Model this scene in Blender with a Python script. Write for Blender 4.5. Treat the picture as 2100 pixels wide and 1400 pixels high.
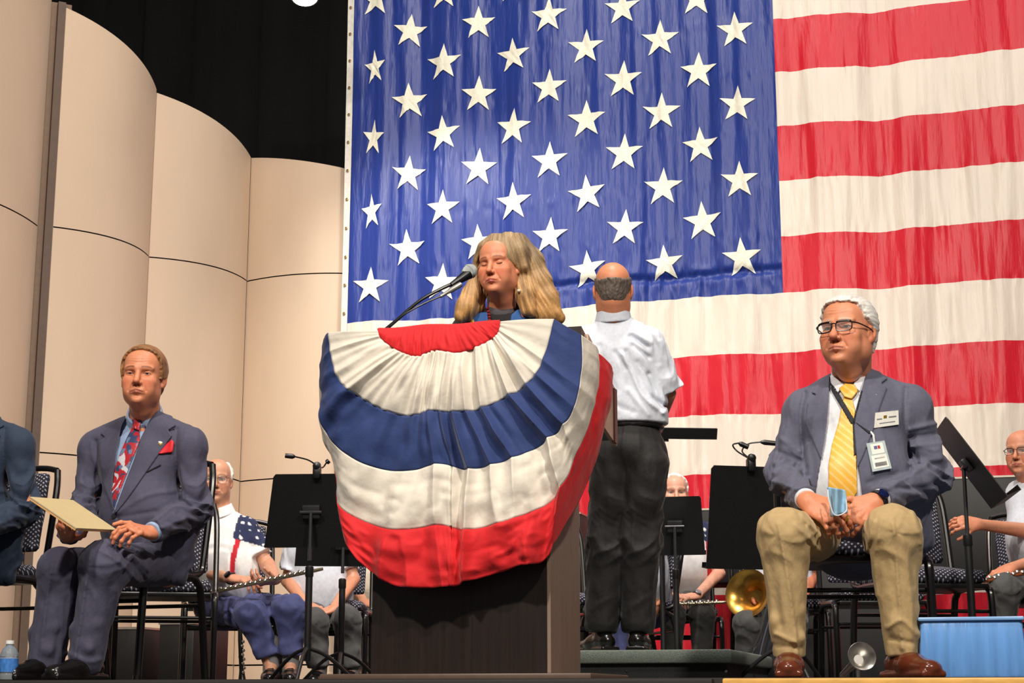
import bpy, math, random
import numpy as np
from mathutils import Vector, Matrix
for o in list(bpy.data.objects): bpy.data.objects.remove(o)
SC = bpy.context.scene; COL = SC.collection
random.seed(7); np.random.seed(7)
# ---------------------------------------------------------------- camera, world, lights, exposure
FPX = 3400.0; TILT = math.radians(12.12); EYE = -0.06
cam = bpy.data.cameras.new('camera'); camo = bpy.data.objects.new('camera', cam); COL.objects.link(camo)
cam.sensor_width = 36; cam.lens = FPX / 2100 * 36; cam.clip_end = 200
camo.location = (0, 0, EYE); camo.rotation_euler = (math.pi / 2 + TILT, 0, 0)
SC.camera = camo
w = bpy.data.worlds.new('world'); SC.world = w; w.use_nodes = True
w.node_tree.nodes['Background'].inputs[0].default_value = (1.0, 0.95, 0.90, 1)
w.node_tree.nodes['Background'].inputs[1].default_value = 0.10
SC.view_settings.view_transform = 'Standard'; SC.view_settings.look = 'None'
SC.view_settings.exposure = 0.0; SC.view_settings.gamma = 1.0; SC.view_settings.use_curve_mapping = False
def arealight(name, loc, tgt, size, power, col=(1, .93, .84), sp=None):
    l = bpy.data.lights.new(name, 'AREA'); l.energy = power; l.size = size; l.color = col
    l.shape = 'DISK'
    if sp: l.spread = math.radians(sp)
    o = bpy.data.objects.new(name, l); COL.objects.link(o); o.location = loc
    o.rotation_euler = (Vector(tgt) - Vector(loc)).to_track_quat('-Z', 'Y').to_euler()
    return o
arealight('front_stage_light', (-2.6, 0.2, 5.6), (-0.4, 6.2, 0.9), 0.4, 430, (1, .91, .80))
arealight('front_stage_light', (2.4, -0.4, 5.8), (0.5, 6.0, 0.9), 0.4, 430, (1, .91, .80))
arealight('front_stage_light', (0.2, 3.0, 7.0), (0, 8.5, 0.8), 0.6, 120)
arealight('band_fill', (0.3, 6.4, 7.6), (0.1, 9.8, 0.6), 0.6, 85, (1, .93, .86), 75)  # added unseen fill above the band, brightens the white shirts
arealight('flag_wash_light', (0.2, 8.2, 8.0), (0.6, 12.9, 3.6), 0.8, 50, (1, .95, .9), 110)
arealight('flag_wash_light', (4.2, 7.4, 8.0), (3.6, 11.7, 3.0), 0.8, 50, (1, .95, .9), 110)
arealight('shell_wash_light', (-1.0, 7.6, 8.2), (-3.0, 12.3, 2.6), 0.7, 56, (1, .87, .74), 120)

ct, st = math.cos(TILT), math.sin(TILT)
def P(px, py, d):
    """world point seen at photo pixel px,py and standing d metres away from the camera"""
    u = (px - 1050) / FPX; v = (700 - py) / FPX
    y = ct - v * st; z = st + v * ct
    return np.array([u / y * d, d, EYE + z / y * d])
def proj(Q):
    x, y, z = Q[..., 0], Q[..., 1], Q[..., 2] - EYE
    f = y * ct + z * st; up = -y * st + z * ct
    return 1050 + FPX * x / f, 700 - FPX * up / f
SA = math.atan(0.28); SX = np.array([math.cos(SA), -math.sin(SA), 0.0]); SB = np.array([math.sin(SA), math.cos(SA), 0.0]); UZ = np.array([0, 0, 1.0])

# ---------------------------------------------------------------- materials
def lin(c):
    return tuple(((x / 255) / 12.92 if x / 255 <= .04045 else ((x / 255 + .055) / 1.055) ** 2.4) for x in c[:3]) + (1,)
MATS = {}
def mat(name, rgb, rough=0.6, metal=0.0, var=0.08, vscale=(30, 30, 30), bump=0.0, bscale=(200, 200, 200), sheen=0.0, vcol=False, sub=0.0, trans=0.0, emit=0, alpha=None, coat=0, spec=None, fine=None):
    if name in MATS: return MATS[name]
    m = bpy.data.materials.new(name); m.use_nodes = True; nt = m.node_tree; N = nt.nodes; L = nt.links
    b = N['Principled BSDF']; base = lin(rgb)
    b.inputs['Roughness'].default_value = rough; b.inputs['Metallic'].default_value = metal
    if sheen: b.inputs['Sheen Weight'].default_value = sheen; b.inputs['Sheen Roughness'].default_value = .4
    if sub: b.inputs['Subsurface Weight'].default_value = sub; b.inputs['Subsurface Radius'].default_value = (.02, .008, .004); b.inputs['Subsurface Scale'].default_value = .5
    if trans: b.inputs['Transmission Weight'].default_value = trans; b.inputs['IOR'].default_value = 1.33
    if coat: b.inputs['Coat Weight'].default_value = coat
    if spec is not None: b.inputs['Specular IOR Level'].default_value = spec
    if alpha is not None: b.inputs['Alpha'].default_value = alpha
    if emit: b.inputs['Emission Color'].default_value = base; b.inputs['Emission Strength'].default_value = emit
    tc = N.new('ShaderNodeTexCoord')
    mp = N.new('ShaderNodeMapping'); L.new(tc.outputs['Object'], mp.inputs[0]); mp.inputs['Scale'].default_value = vscale
    nz = N.new('ShaderNodeTexNoise'); L.new(mp.outputs[0], nz.inputs['Vector']); nz.inputs['Scale'].default_value = 1; nz.inputs['Detail'].default_value = 4
    mr = N.new('ShaderNodeMapRange'); L.new(nz.outputs['Fac'], mr.inputs['Value']); mr.inputs['From Min'].default_value = .3; mr.inputs['From Max'].default_value = .7
    mr.inputs['To Min'].default_value = 1 - var; mr.inputs['To Max'].default_value = 1 + var
    mx = N.new('ShaderNodeMix'); mx.data_type = 'RGBA'; mx.blend_type = 'MULTIPLY'; mx.inputs[0].default_value = 1
    if vcol:
        at = N.new('ShaderNodeAttribute'); at.attribute_name = 'Col'; L.new(at.outputs['Color'], mx.inputs[6])
    else: mx.inputs[6].default_value = base
    L.new(mr.outputs[0], mx.inputs[7]); L.new(mx.outputs[2], b.inputs['Base Color'])
    if bump:
        mb = N.new('ShaderNodeMapping'); L.new(tc.outputs['Object'], mb.inputs[0]); mb.inputs['Scale'].default_value = bscale
        n2 = N.new('ShaderNodeTexNoise'); L.new(mb.outputs[0], n2.inputs['Vector']); n2.inputs['Scale'].default_value = 1; n2.inputs['Detail'].default_value = 3
        bp = N.new('ShaderNodeBump'); L.new(n2.outputs['Fac'], bp.inputs['Height']); bp.inputs['Strength'].default_value = bump; bp.inputs['Distance'].default_value = .01
        L.new(bp.outputs[0], b.inputs['Normal'])
    MATS[name] = m; return m
def dots_mat(name, base, dot, kx, axes, thr=.55):
    m = bpy.data.materials.new(name); m.use_nodes = True; nt = m.node_tree; N = nt.nodes; L = nt.links; b = N['Principled BSDF']
    b.inputs['Roughness'].default_value = .85
    tc = N.new('ShaderNodeTexCoord'); sp = N.new('ShaderNodeSeparateXYZ'); L.new(tc.outputs['Object'], sp.inputs[0])
    def s(op, a, bb=None, v=None):
        q = N.new('ShaderNodeMath'); q.operation = op; L.new(a, q.inputs[0])
        if bb is not None: L.new(bb, q.inputs[1])
        if v is not None: q.inputs[1].default_value = v
        return q.outputs[0]
    A, B = sp.outputs[0], s('ADD', sp.outputs[1], sp.outputs[2])
    su = s('ADD', A, B); di = s('SUBTRACT', A, B)
    a = s('SINE', s('MULTIPLY', su, v=kx)); c = s('SINE', s('MULTIPLY', di, v=kx))
    pr = s('MULTIPLY', a, c); th = s('GREATER_THAN', s('ABSOLUTE', pr), v=thr)
    mx = N.new('ShaderNodeMix'); mx.data_type = 'RGBA'; L.new(th, mx.inputs[0]); mx.inputs[6].default_value = lin(base); mx.inputs[7].default_value = lin(dot)
    L.new(mx.outputs[2], b.inputs['Base Color']); return m

# ---------------------------------------------------------------- object helpers
def nrm(v): v = np.asarray(v, float); return v / (np.linalg.norm(v) + 1e-12)
def thing(name, label, cat, loc=(0, 0, 0), group=None):
    o = bpy.data.objects.new(name, None); COL.objects.link(o); o.location = tuple(loc); o.empty_display_size = .1
    o['label'] = label; o['category'] = cat
    if group: o['group'] = group
    return o
def rootloc(p):
    l = np.zeros(3)
    while p is not None: l += np.array(p.location); p = p.parent
    return l
def mk(name, V, F, mats, parent=None, midx=None, col=None, smooth=True, label=None, loc=None):
    V = np.asarray(V, float).reshape(-1, 3)
    if loc is None and parent is None: loc = np.array([V[:, 0].mean(), V[:, 1].mean(), V[:, 2].min()])
    me = bpy.data.meshes.new(name)
    base = rootloc(parent) if parent is not None else np.array(loc)
    V = V - base
    if isinstance(F, np.ndarray) and F.ndim == 2:
        k = F.shape[1]; me.vertices.add(len(V)); me.vertices.foreach_set('co', V.astype(np.float32).ravel())
        me.loops.add(F.size); me.loops.foreach_set('vertex_index', F.astype(np.int32).ravel())
        me.polygons.add(len(F)); me.polygons.foreach_set('loop_start', np.arange(0, F.size, k, dtype=np.int32))
        me.update(calc_edges=True); me.validate()
    else: me.from_pydata(V.tolist(), [], [tuple(int(i) for i in f) for f in F]); me.update()
    if not isinstance(mats, (list, tuple)): mats = [mats]
    for m in mats: me.materials.append(m)
    if midx is not None and len(midx) == len(me.polygons): me.polygons.foreach_set('material_index', np.asarray(midx, dtype=np.int32))
    if smooth is True: me.polygons.foreach_set('use_smooth', np.ones(len(me.polygons), dtype=bool))
    elif smooth == 'auto':
        me.polygons.foreach_set('use_smooth', np.ones(len(me.polygons), dtype=bool))
        try: me.set_sharp_from_angle(angle=math.radians(35))
        except Exception: pass
    if col is not None and len(col) == len(me.vertices):
        a = me.color_attributes.new('Col', 'FLOAT_COLOR', 'POINT'); c4 = np.ones((len(col), 4), np.float32); c4[:, :3] = col
        a.data.foreach_set('color', c4.ravel())
    me.update()
    o = bpy.data.objects.new(name, me); COL.objects.link(o)
    if parent is not None: o.parent = parent
    else: o.location = tuple(loc)
    if label: o['label'] = label
    return o
def tag(o, label, cat, group=None):
    o['label'] = label; o['category'] = cat
    if group: o['group'] = group
    return o
def struct(o): o['kind'] = 'structure'; return o
class MB:
    def __init__(s): s.V = []; s.F = []; s.M = []; s.n = 0
    def add(s, V, F, m=0):
        V = np.asarray(V, float).reshape(-1, 3); s.V.append(V)
        for f in F: s.F.append([int(i) + s.n for i in f]); s.M.append(m)
        s.n += len(V); return s
    def box(s, c, half, ax=None, m=0, taper=1.0, bev=0.0):
        c = np.asarray(c, float); ax = np.eye(3) if ax is None else np.array([nrm(a) for a in ax])
        h = np.asarray(half, float)
        if bev <= 0:
            V = [c + ax[0] * sx * h[0] * (taper if sz > 0 else 1) + ax[1] * sy * h[1] * (taper if sz > 0 else 1) + ax[2] * sz * h[2] for sz in (-1, 1) for sx, sy in ((-1, -1), (1, -1), (1, 1), (-1, 1))]
            return s.add(V, [(3, 2, 1, 0), (4, 5, 6, 7), (0, 1, 5, 4), (1, 2, 6, 5), (2, 3, 7, 6), (3, 0, 4, 7)], m)
        b = min(bev, min(h) * .9); bm = __import__('bmesh').new(); __import__('bmesh').ops.create_cube(bm, size=2)
        for v in bm.verts: v.co = Vector((v.co.x * h[0] * (taper if v.co.z > 0 else 1), v.co.y * h[1] * (taper if v.co.z > 0 else 1), v.co.z * h[2]))
        __import__('bmesh').ops.bevel(bm, geom=list(bm.edges), offset=b, segments=2, profile=.5, affect='EDGES')
        bm.verts.index_update()
        V = [c + ax[0] * v.co.x + ax[1] * v.co.y + ax[2] * v.co.z for v in bm.verts]; F = [[v.index for v in f.verts] for f in bm.faces]
        bm.free(); return s.add(V, F, m)
    def tube(s, pts, r, n=10, m=0, smooth=0, closed=False, flat=None):
        pts = [np.asarray(p, float) for p in pts]
        if smooth: pts = spline(pts, smooth)
        k = len(pts); rr = [r] * k if np.isscalar(r) else list(np.interp(np.linspace(0, 1, k), np.linspace(0, 1, len(r)), r))
        V = []; up = None
        for i in range(k):
            t = nrm(pts[min(i + 1, k - 1)] - pts[max(i - 1, 0)])
            if up is None: up = nrm(np.cross(t, [0.13, .2, 1] if abs(t[2]) < .9 else [1, .1, 0]))
            up = nrm(up - t * np.dot(up, t)); sd = np.cross(t, up)
            for j in range(n):
                a = 2 * math.pi * j / n
                V.append(pts[i] + rr[i] * (up * math.cos(a) + sd * math.sin(a) * (flat or 1)))
        F = [(i * n + j, i * n + (j + 1) % n, (i + 1) * n + (j + 1) % n, (i + 1) * n + j) for i in range(k - 1) for j in range(n)]
        F += [tuple(range(n))[::-1], tuple(range((k - 1) * n, k * n))]
        return s.add(V, F, m)
    def lathe(s, c, axis, prof, n=24, m=0):
        axis = nrm(axis); a = nrm(np.cross(axis, [0.3, 1, .2])); b = np.cross(axis, a); V = []
        for (r, h) in prof:
            for j in range(n):
                t = 2 * math.pi * j / n; V.append(np.asarray(c) + axis * h + max(r, 1e-4) * (a * math.cos(t) + b * math.sin(t)))
        k = len(prof)
        F = [(i * n + j, i * n + (j + 1) % n, (i + 1) * n + (j + 1) % n, (i + 1) * n + j) for i in range(k - 1) for j in range(n)]
        F += [tuple(range(n))[::-1], tuple(range((k - 1) * n, k * n))]
        return s.add(V, F, m)
    def prism(s, pts, ext, m=0):
        k = len(pts); pts = [np.asarray(p, float) for p in pts]; e = np.asarray(ext, float)
        return s.add(pts + [p + e for p in pts], [tuple(range(k))[::-1], tuple(range(k, 2 * k))] + [(i, (i + 1) % k, k + (i + 1) % k, k + i) for i in range(k)], m)
    def build(s, name, mats, parent=None, label=None, smooth='auto', loc=None):
        return mk(name, np.concatenate(s.V), s.F, mats, parent, midx=s.M, smooth=smooth, label=label, loc=loc)
def spline(pts, n):
    pts = [np.asarray(p, float) for p in pts]; out = []
    q = [2 * pts[0] - pts[1]] + pts + [2 * pts[-1] - pts[-2]]
    for i in range(1, len(q) - 2):
        for k in range(n):
            t = k / n
            out.append(.5 * ((2 * q[i]) + (q[i + 1] - q[i - 1]) * t + (2 * q[i - 1] - 5 * q[i] + 4 * q[i + 1] - q[i + 2]) * t * t + (-q[i - 1] + 3 * q[i] - 3 * q[i + 1] + q[i + 2]) * t ** 3))
    out.append(pts[-1]); return out

# ---------------------------------------------------------------- organic shapes: distance field + surface nets
def vn(Q):
    i = np.floor(Q); f = Q - i; u = f * f * (3 - 2 * f)
    def h(a, b, c):
        s = np.sin(a * 127.1 + b * 311.7 + c * 74.7) * 43758.5453; return s - np.floor(s)
    x, y, z = i[:, 0], i[:, 1], i[:, 2]; ux, uy, uz = u[:, 0], u[:, 1], u[:, 2]
    r = 0
    for dx in (0, 1):
        for dy in (0, 1):
            for dz in (0, 1):
                r = r + h(x + dx, y + dy, z + dz) * (ux if dx else 1 - ux) * (uy if dy else 1 - uy) * (uz if dz else 1 - uz)
    return r * 2 - 1
def smin(a, b, k):
    if k <= 0: return np.minimum(a, b)
    h = np.maximum(k - np.abs(a - b), 0) / k; return np.minimum(a, b) - h * h * k * .25
def smax(a, b, k): return -smin(-a, -b, k)
def cap(a, b, ra, rb, side=None, fa=1.0, fb=1.0, fold=None, crease=None):
    """limb from a to b; side: axis along which the section keeps its radius, fa/fb flatten the other axis"""
    a = np.asarray(a, float); b = np.asarray(b, float); ba = b - a; L2 = float(ba @ ba) + 1e-9; ax = ba / math.sqrt(L2)
    sd = nrm(np.cross(ax, [0, -1, 0.01])) if side is None else nrm(np.asarray(side) - ax * np.dot(side, ax)); ot = np.cross(ax, sd)
    R = max(ra, rb)
    def f(Q):
        q = Q - a; t = (q @ ba) / L2; tc = np.clip(t, 0, 1); r = ra + (rb - ra) * tc
        e = q - tc[:, None] * ba; s = e @ sd; o = e @ ot; x = e @ ax
        fl = fa + (fb - fa) * tc
        if fold or crease:
            dn0 = np.sqrt(s * s + (o / fl) ** 2 + x * x); mm = np.abs(dn0 - r) < .05
            if fold and mm.any():
                r0 = r; t0 = t; th = np.arctan2((o / fl)[mm], s[mm]); t = t[mm]
                amp, n, tw, w0, w1 = fold[:5]
                wt = .22 + np.exp(-((t - w0) / w1) ** 2); LL = math.sqrt(L2)
                c_, s_ = np.cos(th), np.sin(th); u_ = t * LL * 17 + .75 * tw * np.cos(th + n)
                nz = vn(np.stack([u_ + n * 7.3, c_ * .8 + n, s_ * .8 + .5 * n], 1)); n2 = vn(np.stack([u_ * 2.1 + 3, c_ * 1.6 + n, s_ * 1.6], 1))
                r = r0.copy(); r[mm] += 1.6 * amp * wt * (1 - 2.8 * np.abs(nz) - .5 * n2 * n2) - .3 * amp; t = t0
        dn = np.sqrt(s * s + (o / fl) ** 2 + x * x)
        return (dn - r) * np.minimum(fl, 1) ** .5
    M = R * 1.25 * max(1, fa, fb) + .03
    return f, np.minimum(a, b) - M, np.maximum(a, b) + M
def ell(c, r, R=None):
    c = np.asarray(c, float); r = np.asarray(r, float)
    def f(Q):
        q = Q - c
        if R is not None: q = q @ R
        k0 = np.sqrt(((q / r) ** 2).sum(1)); k1 = np.sqrt(((q / r ** 2) ** 2).sum(1)) + 1e-9
        return k0 * (k0 - 1) / k1
    m = max(r) * 1.1; return f, c - m, c + m
def rbox(c, h, r, R=None):
    c = np.asarray(c, float); h = np.asarray(h, float)
    def f(Q):
        q = Q - c
        if R is not None: q = q @ R
        d = np.abs(q) - (h - r); return np.sqrt((np.maximum(d, 0) ** 2).sum(1)) + np.minimum(d.max(1), 0) - r
    m = np.linalg.norm(h) * 1.02; return f, c - m, c + m
def poly2(X, Y, pts):
    pts = np.asarray(pts, float); n = len(pts); d = np.full(X.shape, 1e9); s = np.ones(X.shape)
    for i in range(n):
        a = pts[i]; b = pts[i - 1]; ex, ey = b - a; wx = X - a[0]; wy = Y - a[1]
        t = np.clip((wx * ex + wy * ey) / (ex * ex + ey * ey + 1e-12), 0, 1); d = np.minimum(d, (wx - ex * t) ** 2 + (wy - ey * t) ** 2)
        c1 = Y >= a[1]; c2 = Y < b[1]; c3 = ex * wy > ey * wx
        s = np.where((c1 & c2 & c3) | (~c1 & ~c2 & ~c3), -s, s)
    return s * np.sqrt(d)
class SDF:
    def __init__(s): s.ops = []; s.lo = np.full(3, 1e9); s.hi = np.full(3, -1e9)
    def u(s, pr, k=.02): s.ops.append(('u', pr[0], k)); s.lo = np.minimum(s.lo, pr[1]); s.hi = np.maximum(s.hi, pr[2]); return s
    def sub(s, pr, k=.01): s.ops.append(('s', pr[0] if isinstance(pr, tuple) else pr, k)); return s
    def inter(s, fn, k=.005): s.ops.append(('i', fn, k)); return s
    def disp(s, fn): s.ops.append(('d', fn, 0)); return s
    def off(s, r): s.ops.append(('d', lambda Q: -r, 0)); return s
    def copy(s): c = SDF(); c.ops = list(s.ops); c.lo = s.lo.copy(); c.hi = s.hi.copy(); return c
    def __call__(s, Q):
        d = np.full(len(Q), 1e3)
        for op, f, k in s.ops:
            if op == 'd':
                m_ = np.abs(d) < .045
                if m_.any(): d[m_] = d[m_] + f(Q[m_])
                continue
            v = f(Q)
            if op == 'u': d = smin(d, v, k)
            elif op == 's': d = smax(d, -v, k)
            elif op == 'i': d = smax(d, v, k)
            elif op == 'd': pass
        return d
    def mesh(s, h, lo=None, hi=None, pad=.02, B=8):
        lo = (s.lo if lo is None else np.asarray(lo)) - pad; hi = (s.hi if hi is None else np.asarray(hi)) + pad
        nb = np.maximum(np.ceil((hi - lo) / (h * B)).astype(int), 1)
        g = np.stack(np.meshgrid(*[np.arange(n) for n in nb], indexing='ij'), -1).reshape(-1, 3)
        cc = lo + (g + .5) * h * B
        dc = self_eval(s, cc)
        act = np.abs(dc) < h * B * .87 * 1.25 + .012
        N = nb * B + 1
        D = np.repeat(np.repeat(np.repeat(dc.reshape(nb), B, 0), B, 1), B, 2)
        D = np.pad(D, ((0, 1),) * 3, mode='edge').astype(np.float32)
        loc = np.stack(np.meshgrid(*[np.arange(B + 1)] * 3, indexing='ij'), -1).reshape(-1, 3)
        ga = g[act]
        for c0 in range(0, len(ga), 400):
            gg = ga[c0:c0 + 400]; idx = (gg[:, None] * B + loc[None]).reshape(-1, 3)
            D[idx[:, 0], idx[:, 1], idx[:, 2]] = self_eval(s, lo + idx * h)
        D[0] = np.maximum(D[0], 1e-4); D[-1] = np.maximum(D[-1], 1e-4); D[:, 0] = np.maximum(D[:, 0], 1e-4); D[:, -1] = np.maximum(D[:, -1], 1e-4); D[:, :, 0] = np.maximum(D[:, :, 0], 1e-4); D[:, :, -1] = np.maximum(D[:, :, -1], 1e-4)
        S = D < 0; nx, ny, nz = D.shape
        cr = [S[a:nx - 1 + a, b:ny - 1 + b, c:nz - 1 + c] for a in (0, 1) for b in (0, 1) for c in (0, 1)]
        sm = sum(x.astype(np.int8) for x in cr); mk_ = (sm > 0) & (sm < 8)
        ci = np.argwhere(mk_)
        if len(ci) == 0: return np.zeros((0, 3)), np.zeros((0, 4), int)
        id_ = np.full(mk_.shape, -1, np.int64); id_[mk_] = np.arange(len(ci))
        acc = np.zeros((len(ci), 3)); cnt = np.zeros(len(ci))
        cor = [(a, b, c) for a in (0, 1) for b in (0, 1) for c in (0, 1)]
        val = {q: D[ci[:, 0] + q[0], ci[:, 1] + q[1], ci[:, 2] + q[2]].astype(float) for q in cor}
        for q in cor:
            for ax in range(3):
                if q[ax]: continue
                r = list(q); r[ax] = 1; r = tuple(r); a = val[q]; b = val[r]; x = (a < 0) != (b < 0)
                t = np.where(x, a / np.where(x, a - b, 1), 0)
                pt = np.tile(np.array(q, float), (len(ci), 1)); pt[:, ax] += t
                acc[x] += pt[x]; cnt[x] += 1
        V = lo + (ci + acc / cnt[:, None]) * h
        F = []
        for ax in range(3):
            o1, o2 = (ax + 1) % 3, (ax + 2) % 3
            sl0 = [slice(None)] * 3; sl1 = [slice(None)] * 3
            sl0[ax] = slice(0, D.shape[ax] - 1); sl1[ax] = slice(1, None)
            for o in (o1, o2):
                sl0[o] = slice(1, D.shape[o] - 1); sl1[o] = slice(1, D.shape[o] - 1)
            A = S[tuple(sl0)]; Bm = S[tuple(sl1)]; e = np.argwhere(A != Bm); inside = A[e[:, 0], e[:, 1], e[:, 2]]
            e[:, o1] += 1; e[:, o2] += 1
            def idd(da, db):
                q = e.copy(); q[:, o1] -= da; q[:, o2] -= db; return id_[q[:, 0], q[:, 1], q[:, 2]]
            qd = np.stack([idd(1, 1), idd(0, 1), idd(0, 0), idd(1, 0)], 1)
            qd[~inside] = qd[~inside][:, ::-1]; F.append(qd)
        F = np.concatenate(F); return V, F[(F >= 0).all(1)]
def self_eval(s, Q):
    return s(np.asarray(Q, float))
def join(parts):
    V = []; F = []; n = 0
    for v, f in parts:
        V.append(v); F.append(f + n); n += len(v)
    return np.concatenate(V), np.concatenate(F)
# ---------------------------------------------------------------- people
def rotm(yaw, pitch=0, roll=0):
    """head frame: columns = person's left, front, up. yaw 0 faces the audience side (-y), + turns towards +x; pitch + looks up; roll + tips towards +x"""
    y = math.radians(yaw); p = math.radians(pitch); r = math.radians(roll)
    f = np.array([math.sin(y), -math.cos(y), 0]); l = np.array([math.cos(y), math.sin(y), 0]); z = np.array([0, 0, 1.0])
    f, z = f * math.cos(p) + z * math.sin(p), z * math.cos(p) - f * math.sin(p)
    l, z = l * math.cos(r) - z * math.sin(r), z * math.cos(r) + l * math.sin(r)
    return np.stack([l, f, z], 1)
class Head:
    def __init__(s, c, R, hs=1.0, fat=0.0, closed=False, open_=.0042, nose=1.0, brow=1.0, browcol=(120, 85, 55), skin=(214, 150, 118), lip=(186, 100, 88), smile=0.0, neck=None, neckr=.056, jaw=1.0, eyecol=(70, 80, 90), wr=1.0):
        s.c = np.asarray(c, float); s.R = R; s.hs = hs; s.fat = fat; s.closed = closed; s.open_ = open_; s.nose = nose; s.jaw = jaw
        s.browcol = browcol; s.skin = skin; s.lip = lip; s.smile = smile; s.neck = neck; s.neckr = neckr; s.eyecol = eyecol; s.brow = brow; s.wr = wr
    def W(s, p): return s.c + s.hs * (s.R @ np.asarray(p, float))
    def loc(s, Q): return ((Q - s.c) @ s.R) / s.hs
    def E(s, c, r, rot=None): 
        R = s.R if rot is None else s.R @ rot
        return ell(s.W(c), np.asarray(r) * s.hs, R)
    def C(s, a, b, ra, rb, **k): return cap(s.W(a), s.W(b), ra * s.hs, rb * s.hs, **k)
    def sdf(s, ears=True):
        S = SDF(); f = s.fat
        S.u(s.E((0, -.012, .035), (.075, .098, .083)), .01)
        S.u(s.E((0, .028, -.02), (.063 + f * .5, .068, .092)), .03)
        S.u(s.E((0, .05, .05), (.055, .04, .045)), .03)
        S.u(s.E((0, .042, -.078), (.042 * s.jaw + f, .042 + f * .3, .034)), .03)
        for x in (-1, 1):
            S.u(s.E((x * (.046 + f * .6), .008, -.062), (.02 + f * .5, .034, .036)), .03)
            S.u(s.E((x * .043, .068, -.03), (.02 + f * .3, .018, .018)), .025)
            S.u(s.E((x * (.035 + f * .3), .062, -.062), (.02 + f * .3, .02, .022)), .025)
        S.u(s.E((0, .083, -.104), (.017 + f * .2, .014, .013)), .022)
        for x in (-1, 1):
            S.sub(s.E((x * .032, .098, .0), (.022, .016, .0125)), .016)
            S.u(s.C((x * .012, .092, .019), (x * .048, .078, .020), .0085 * s.brow, .006 * s.brow), .014)
        n = s.nose
        S.u(s.C((0, .09, .008), (0, .107 + .004 * n, -.032), .0075, .0105 * n), .012)
        S.u(s.E((0, .112 + .004 * n, -.037), (.0105 * n, .010 * n, .009 * n)), .008)
        for x in (-1, 1): S.u(s.E((x * .0125 * n, .101, -.041), (.0075 * n, .010, .0075)), .006)
        for x in (-1, 1): S.sub(s.E((x * .0065 * n, .106, -.049), (.0038, .005, .004)), .003)
        # philtrum, lips
        S.u(s.E((0, .089, -.069), (.026, .014, .016)), .012)
        m = s.smile
        for x in (-1, 1):
            S.u(s.C((0, .1015, -.0655), (x * .021, .091, -.069 + m), .0044, .0025), .005)
            S.u(s.C((0, .1005, -.0755), (x * .019, .090, -.072 + m), .0055, .003), .005)
            S.sub(s.C((0, .1075, -.0702), (x * .025, .0945, -.0712 + m), .0022, .0018), .004)
            # nasolabial fold
            S.sub(s.C((x * .021, .0985, -.040), (x * .033, .0865, -.066 + m), .0022, .0014), .008)
        S.sub(s.E((0, .098, -.088), (.018, .006, .005)), .012)
        # eyes
        for x in (-1, 1):
            ec = np.array((x * .032, .0735, 0.0))
            S.u(s.E(ec, (.0148, .0138, .0135)), .004)
            if not s.closed:
                S.sub(s.E(ec + (x * .001, .012, -.0015), (.0118, .011, s.open_)), .0015)
            else:
                S.sub(s.C(ec + (-.011, .010, -.0045), ec + (0, .0145, -.0068), .0011, .0013), .002); S.sub(s.C(ec + (0, .0145, -.0068), ec + (.011, .010, -.0045), .0013, .0011), .002)
            S.sub(s.C(ec + (-.011, .0105, .0072), ec + (0.0, .0125, .0088), .0008, .001), .003); S.sub(s.C(ec + (0.0, .0125, .0088), ec + (.011, .0105, .0072), .001, .0008), .003)
            S.sub(s.C(ec + (-.010, .0125, -.0125), ec + (.011, .0095, -.0125), .001, .001), .006)
            if ears:
                er = np.array(rotm(0)).T @ np.eye(3); a = math.radians(18) * x
                rot = np.array([[math.cos(a), -math.sin(a), 0], [math.sin(a), math.cos(a), 0], [0, 0, 1]])
                S.u(s.E((x * .077, -.008, -.005), (.009, .019, .031), rot), .008)
                S.sub(s.E((x * .087, -.004, -.002), (.007, .010, .017), rot), .004)
                S.u(s.E((x * .076, .001, -.030), (.006, .009, .010), rot), .006)
        if s.wr:  # forehead lines
            wr = s.wr
            def g(Q):
                l = s.loc(Q); mk2 = np.exp(-(l[:, 0] / .04) ** 4) * np.clip((l[:, 1] - .05) / .02, 0, 1) * np.exp(-((l[:, 2] - .052) / .018) ** 2)
                return .0006 * wr * np.sin(l[:, 2] * 620 + 2 * np.cos(l[:, 0] * 60)) * mk2
            S.disp(g)
        if s.neck is not None:
            a = s.W((0, -.022, -.05)); S.u(cap(a, s.neck, s.neckr * s.hs, s.neckr * 1.08), .03)
            if f > 0: S.u(cap(s.W((0, .035, -.095)), s.W((0, .0, -.125)), .03 + f, .03 + f), .03)
        return S
    def colour(s, V):
        l = s.loc(V); base = np.array(lin(s.skin)[:3]); C = np.tile(base, (len(V), 1))
        def mixc(mask, c):
            nonlocal C
            C = C * (1 - mask[:, None]) + np.array(lin(c)[:3]) * mask[:, None]
        g = lambda v, c, w: np.exp(-((v - c) / w) ** 2)
        ax = np.abs(l[:, 0]); fr = l[:, 1] > .03
        red = tuple(np.array(s.skin) * np.array([.98, .80, .76]))
        mixc(.55 * g(ax, .042, .02) * g(l[:, 2], -.035, .022) * fr, red)
        mixc(.5 * g(ax, 0, .016) * g(l[:, 2], -.037, .014) * (l[:, 1] > .09), red)
        mixc(.35 * (ax > .072) * g(l[:, 2], -.005, .035), red)
        m = s.smile * (ax / .022) ** 2
        lipm = np.clip((.0085 * (1 - (ax / .026) ** 2) - np.abs(l[:, 2] + .0712 - m)) / .0015, 0, 1) * (l[:, 1] > .08) * (ax < .027)
        mixc(.75 * lipm, s.lip)
        ml = np.clip(1 - np.abs(l[:, 2] + .0705 - m) / .0018, 0, 1) * (ax < .025) * (l[:, 1] > .08); mixc(.75 * ml, (95, 42, 38))
        bz = .0235 - .0035 * ((ax - .03) / .02) ** 2
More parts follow.
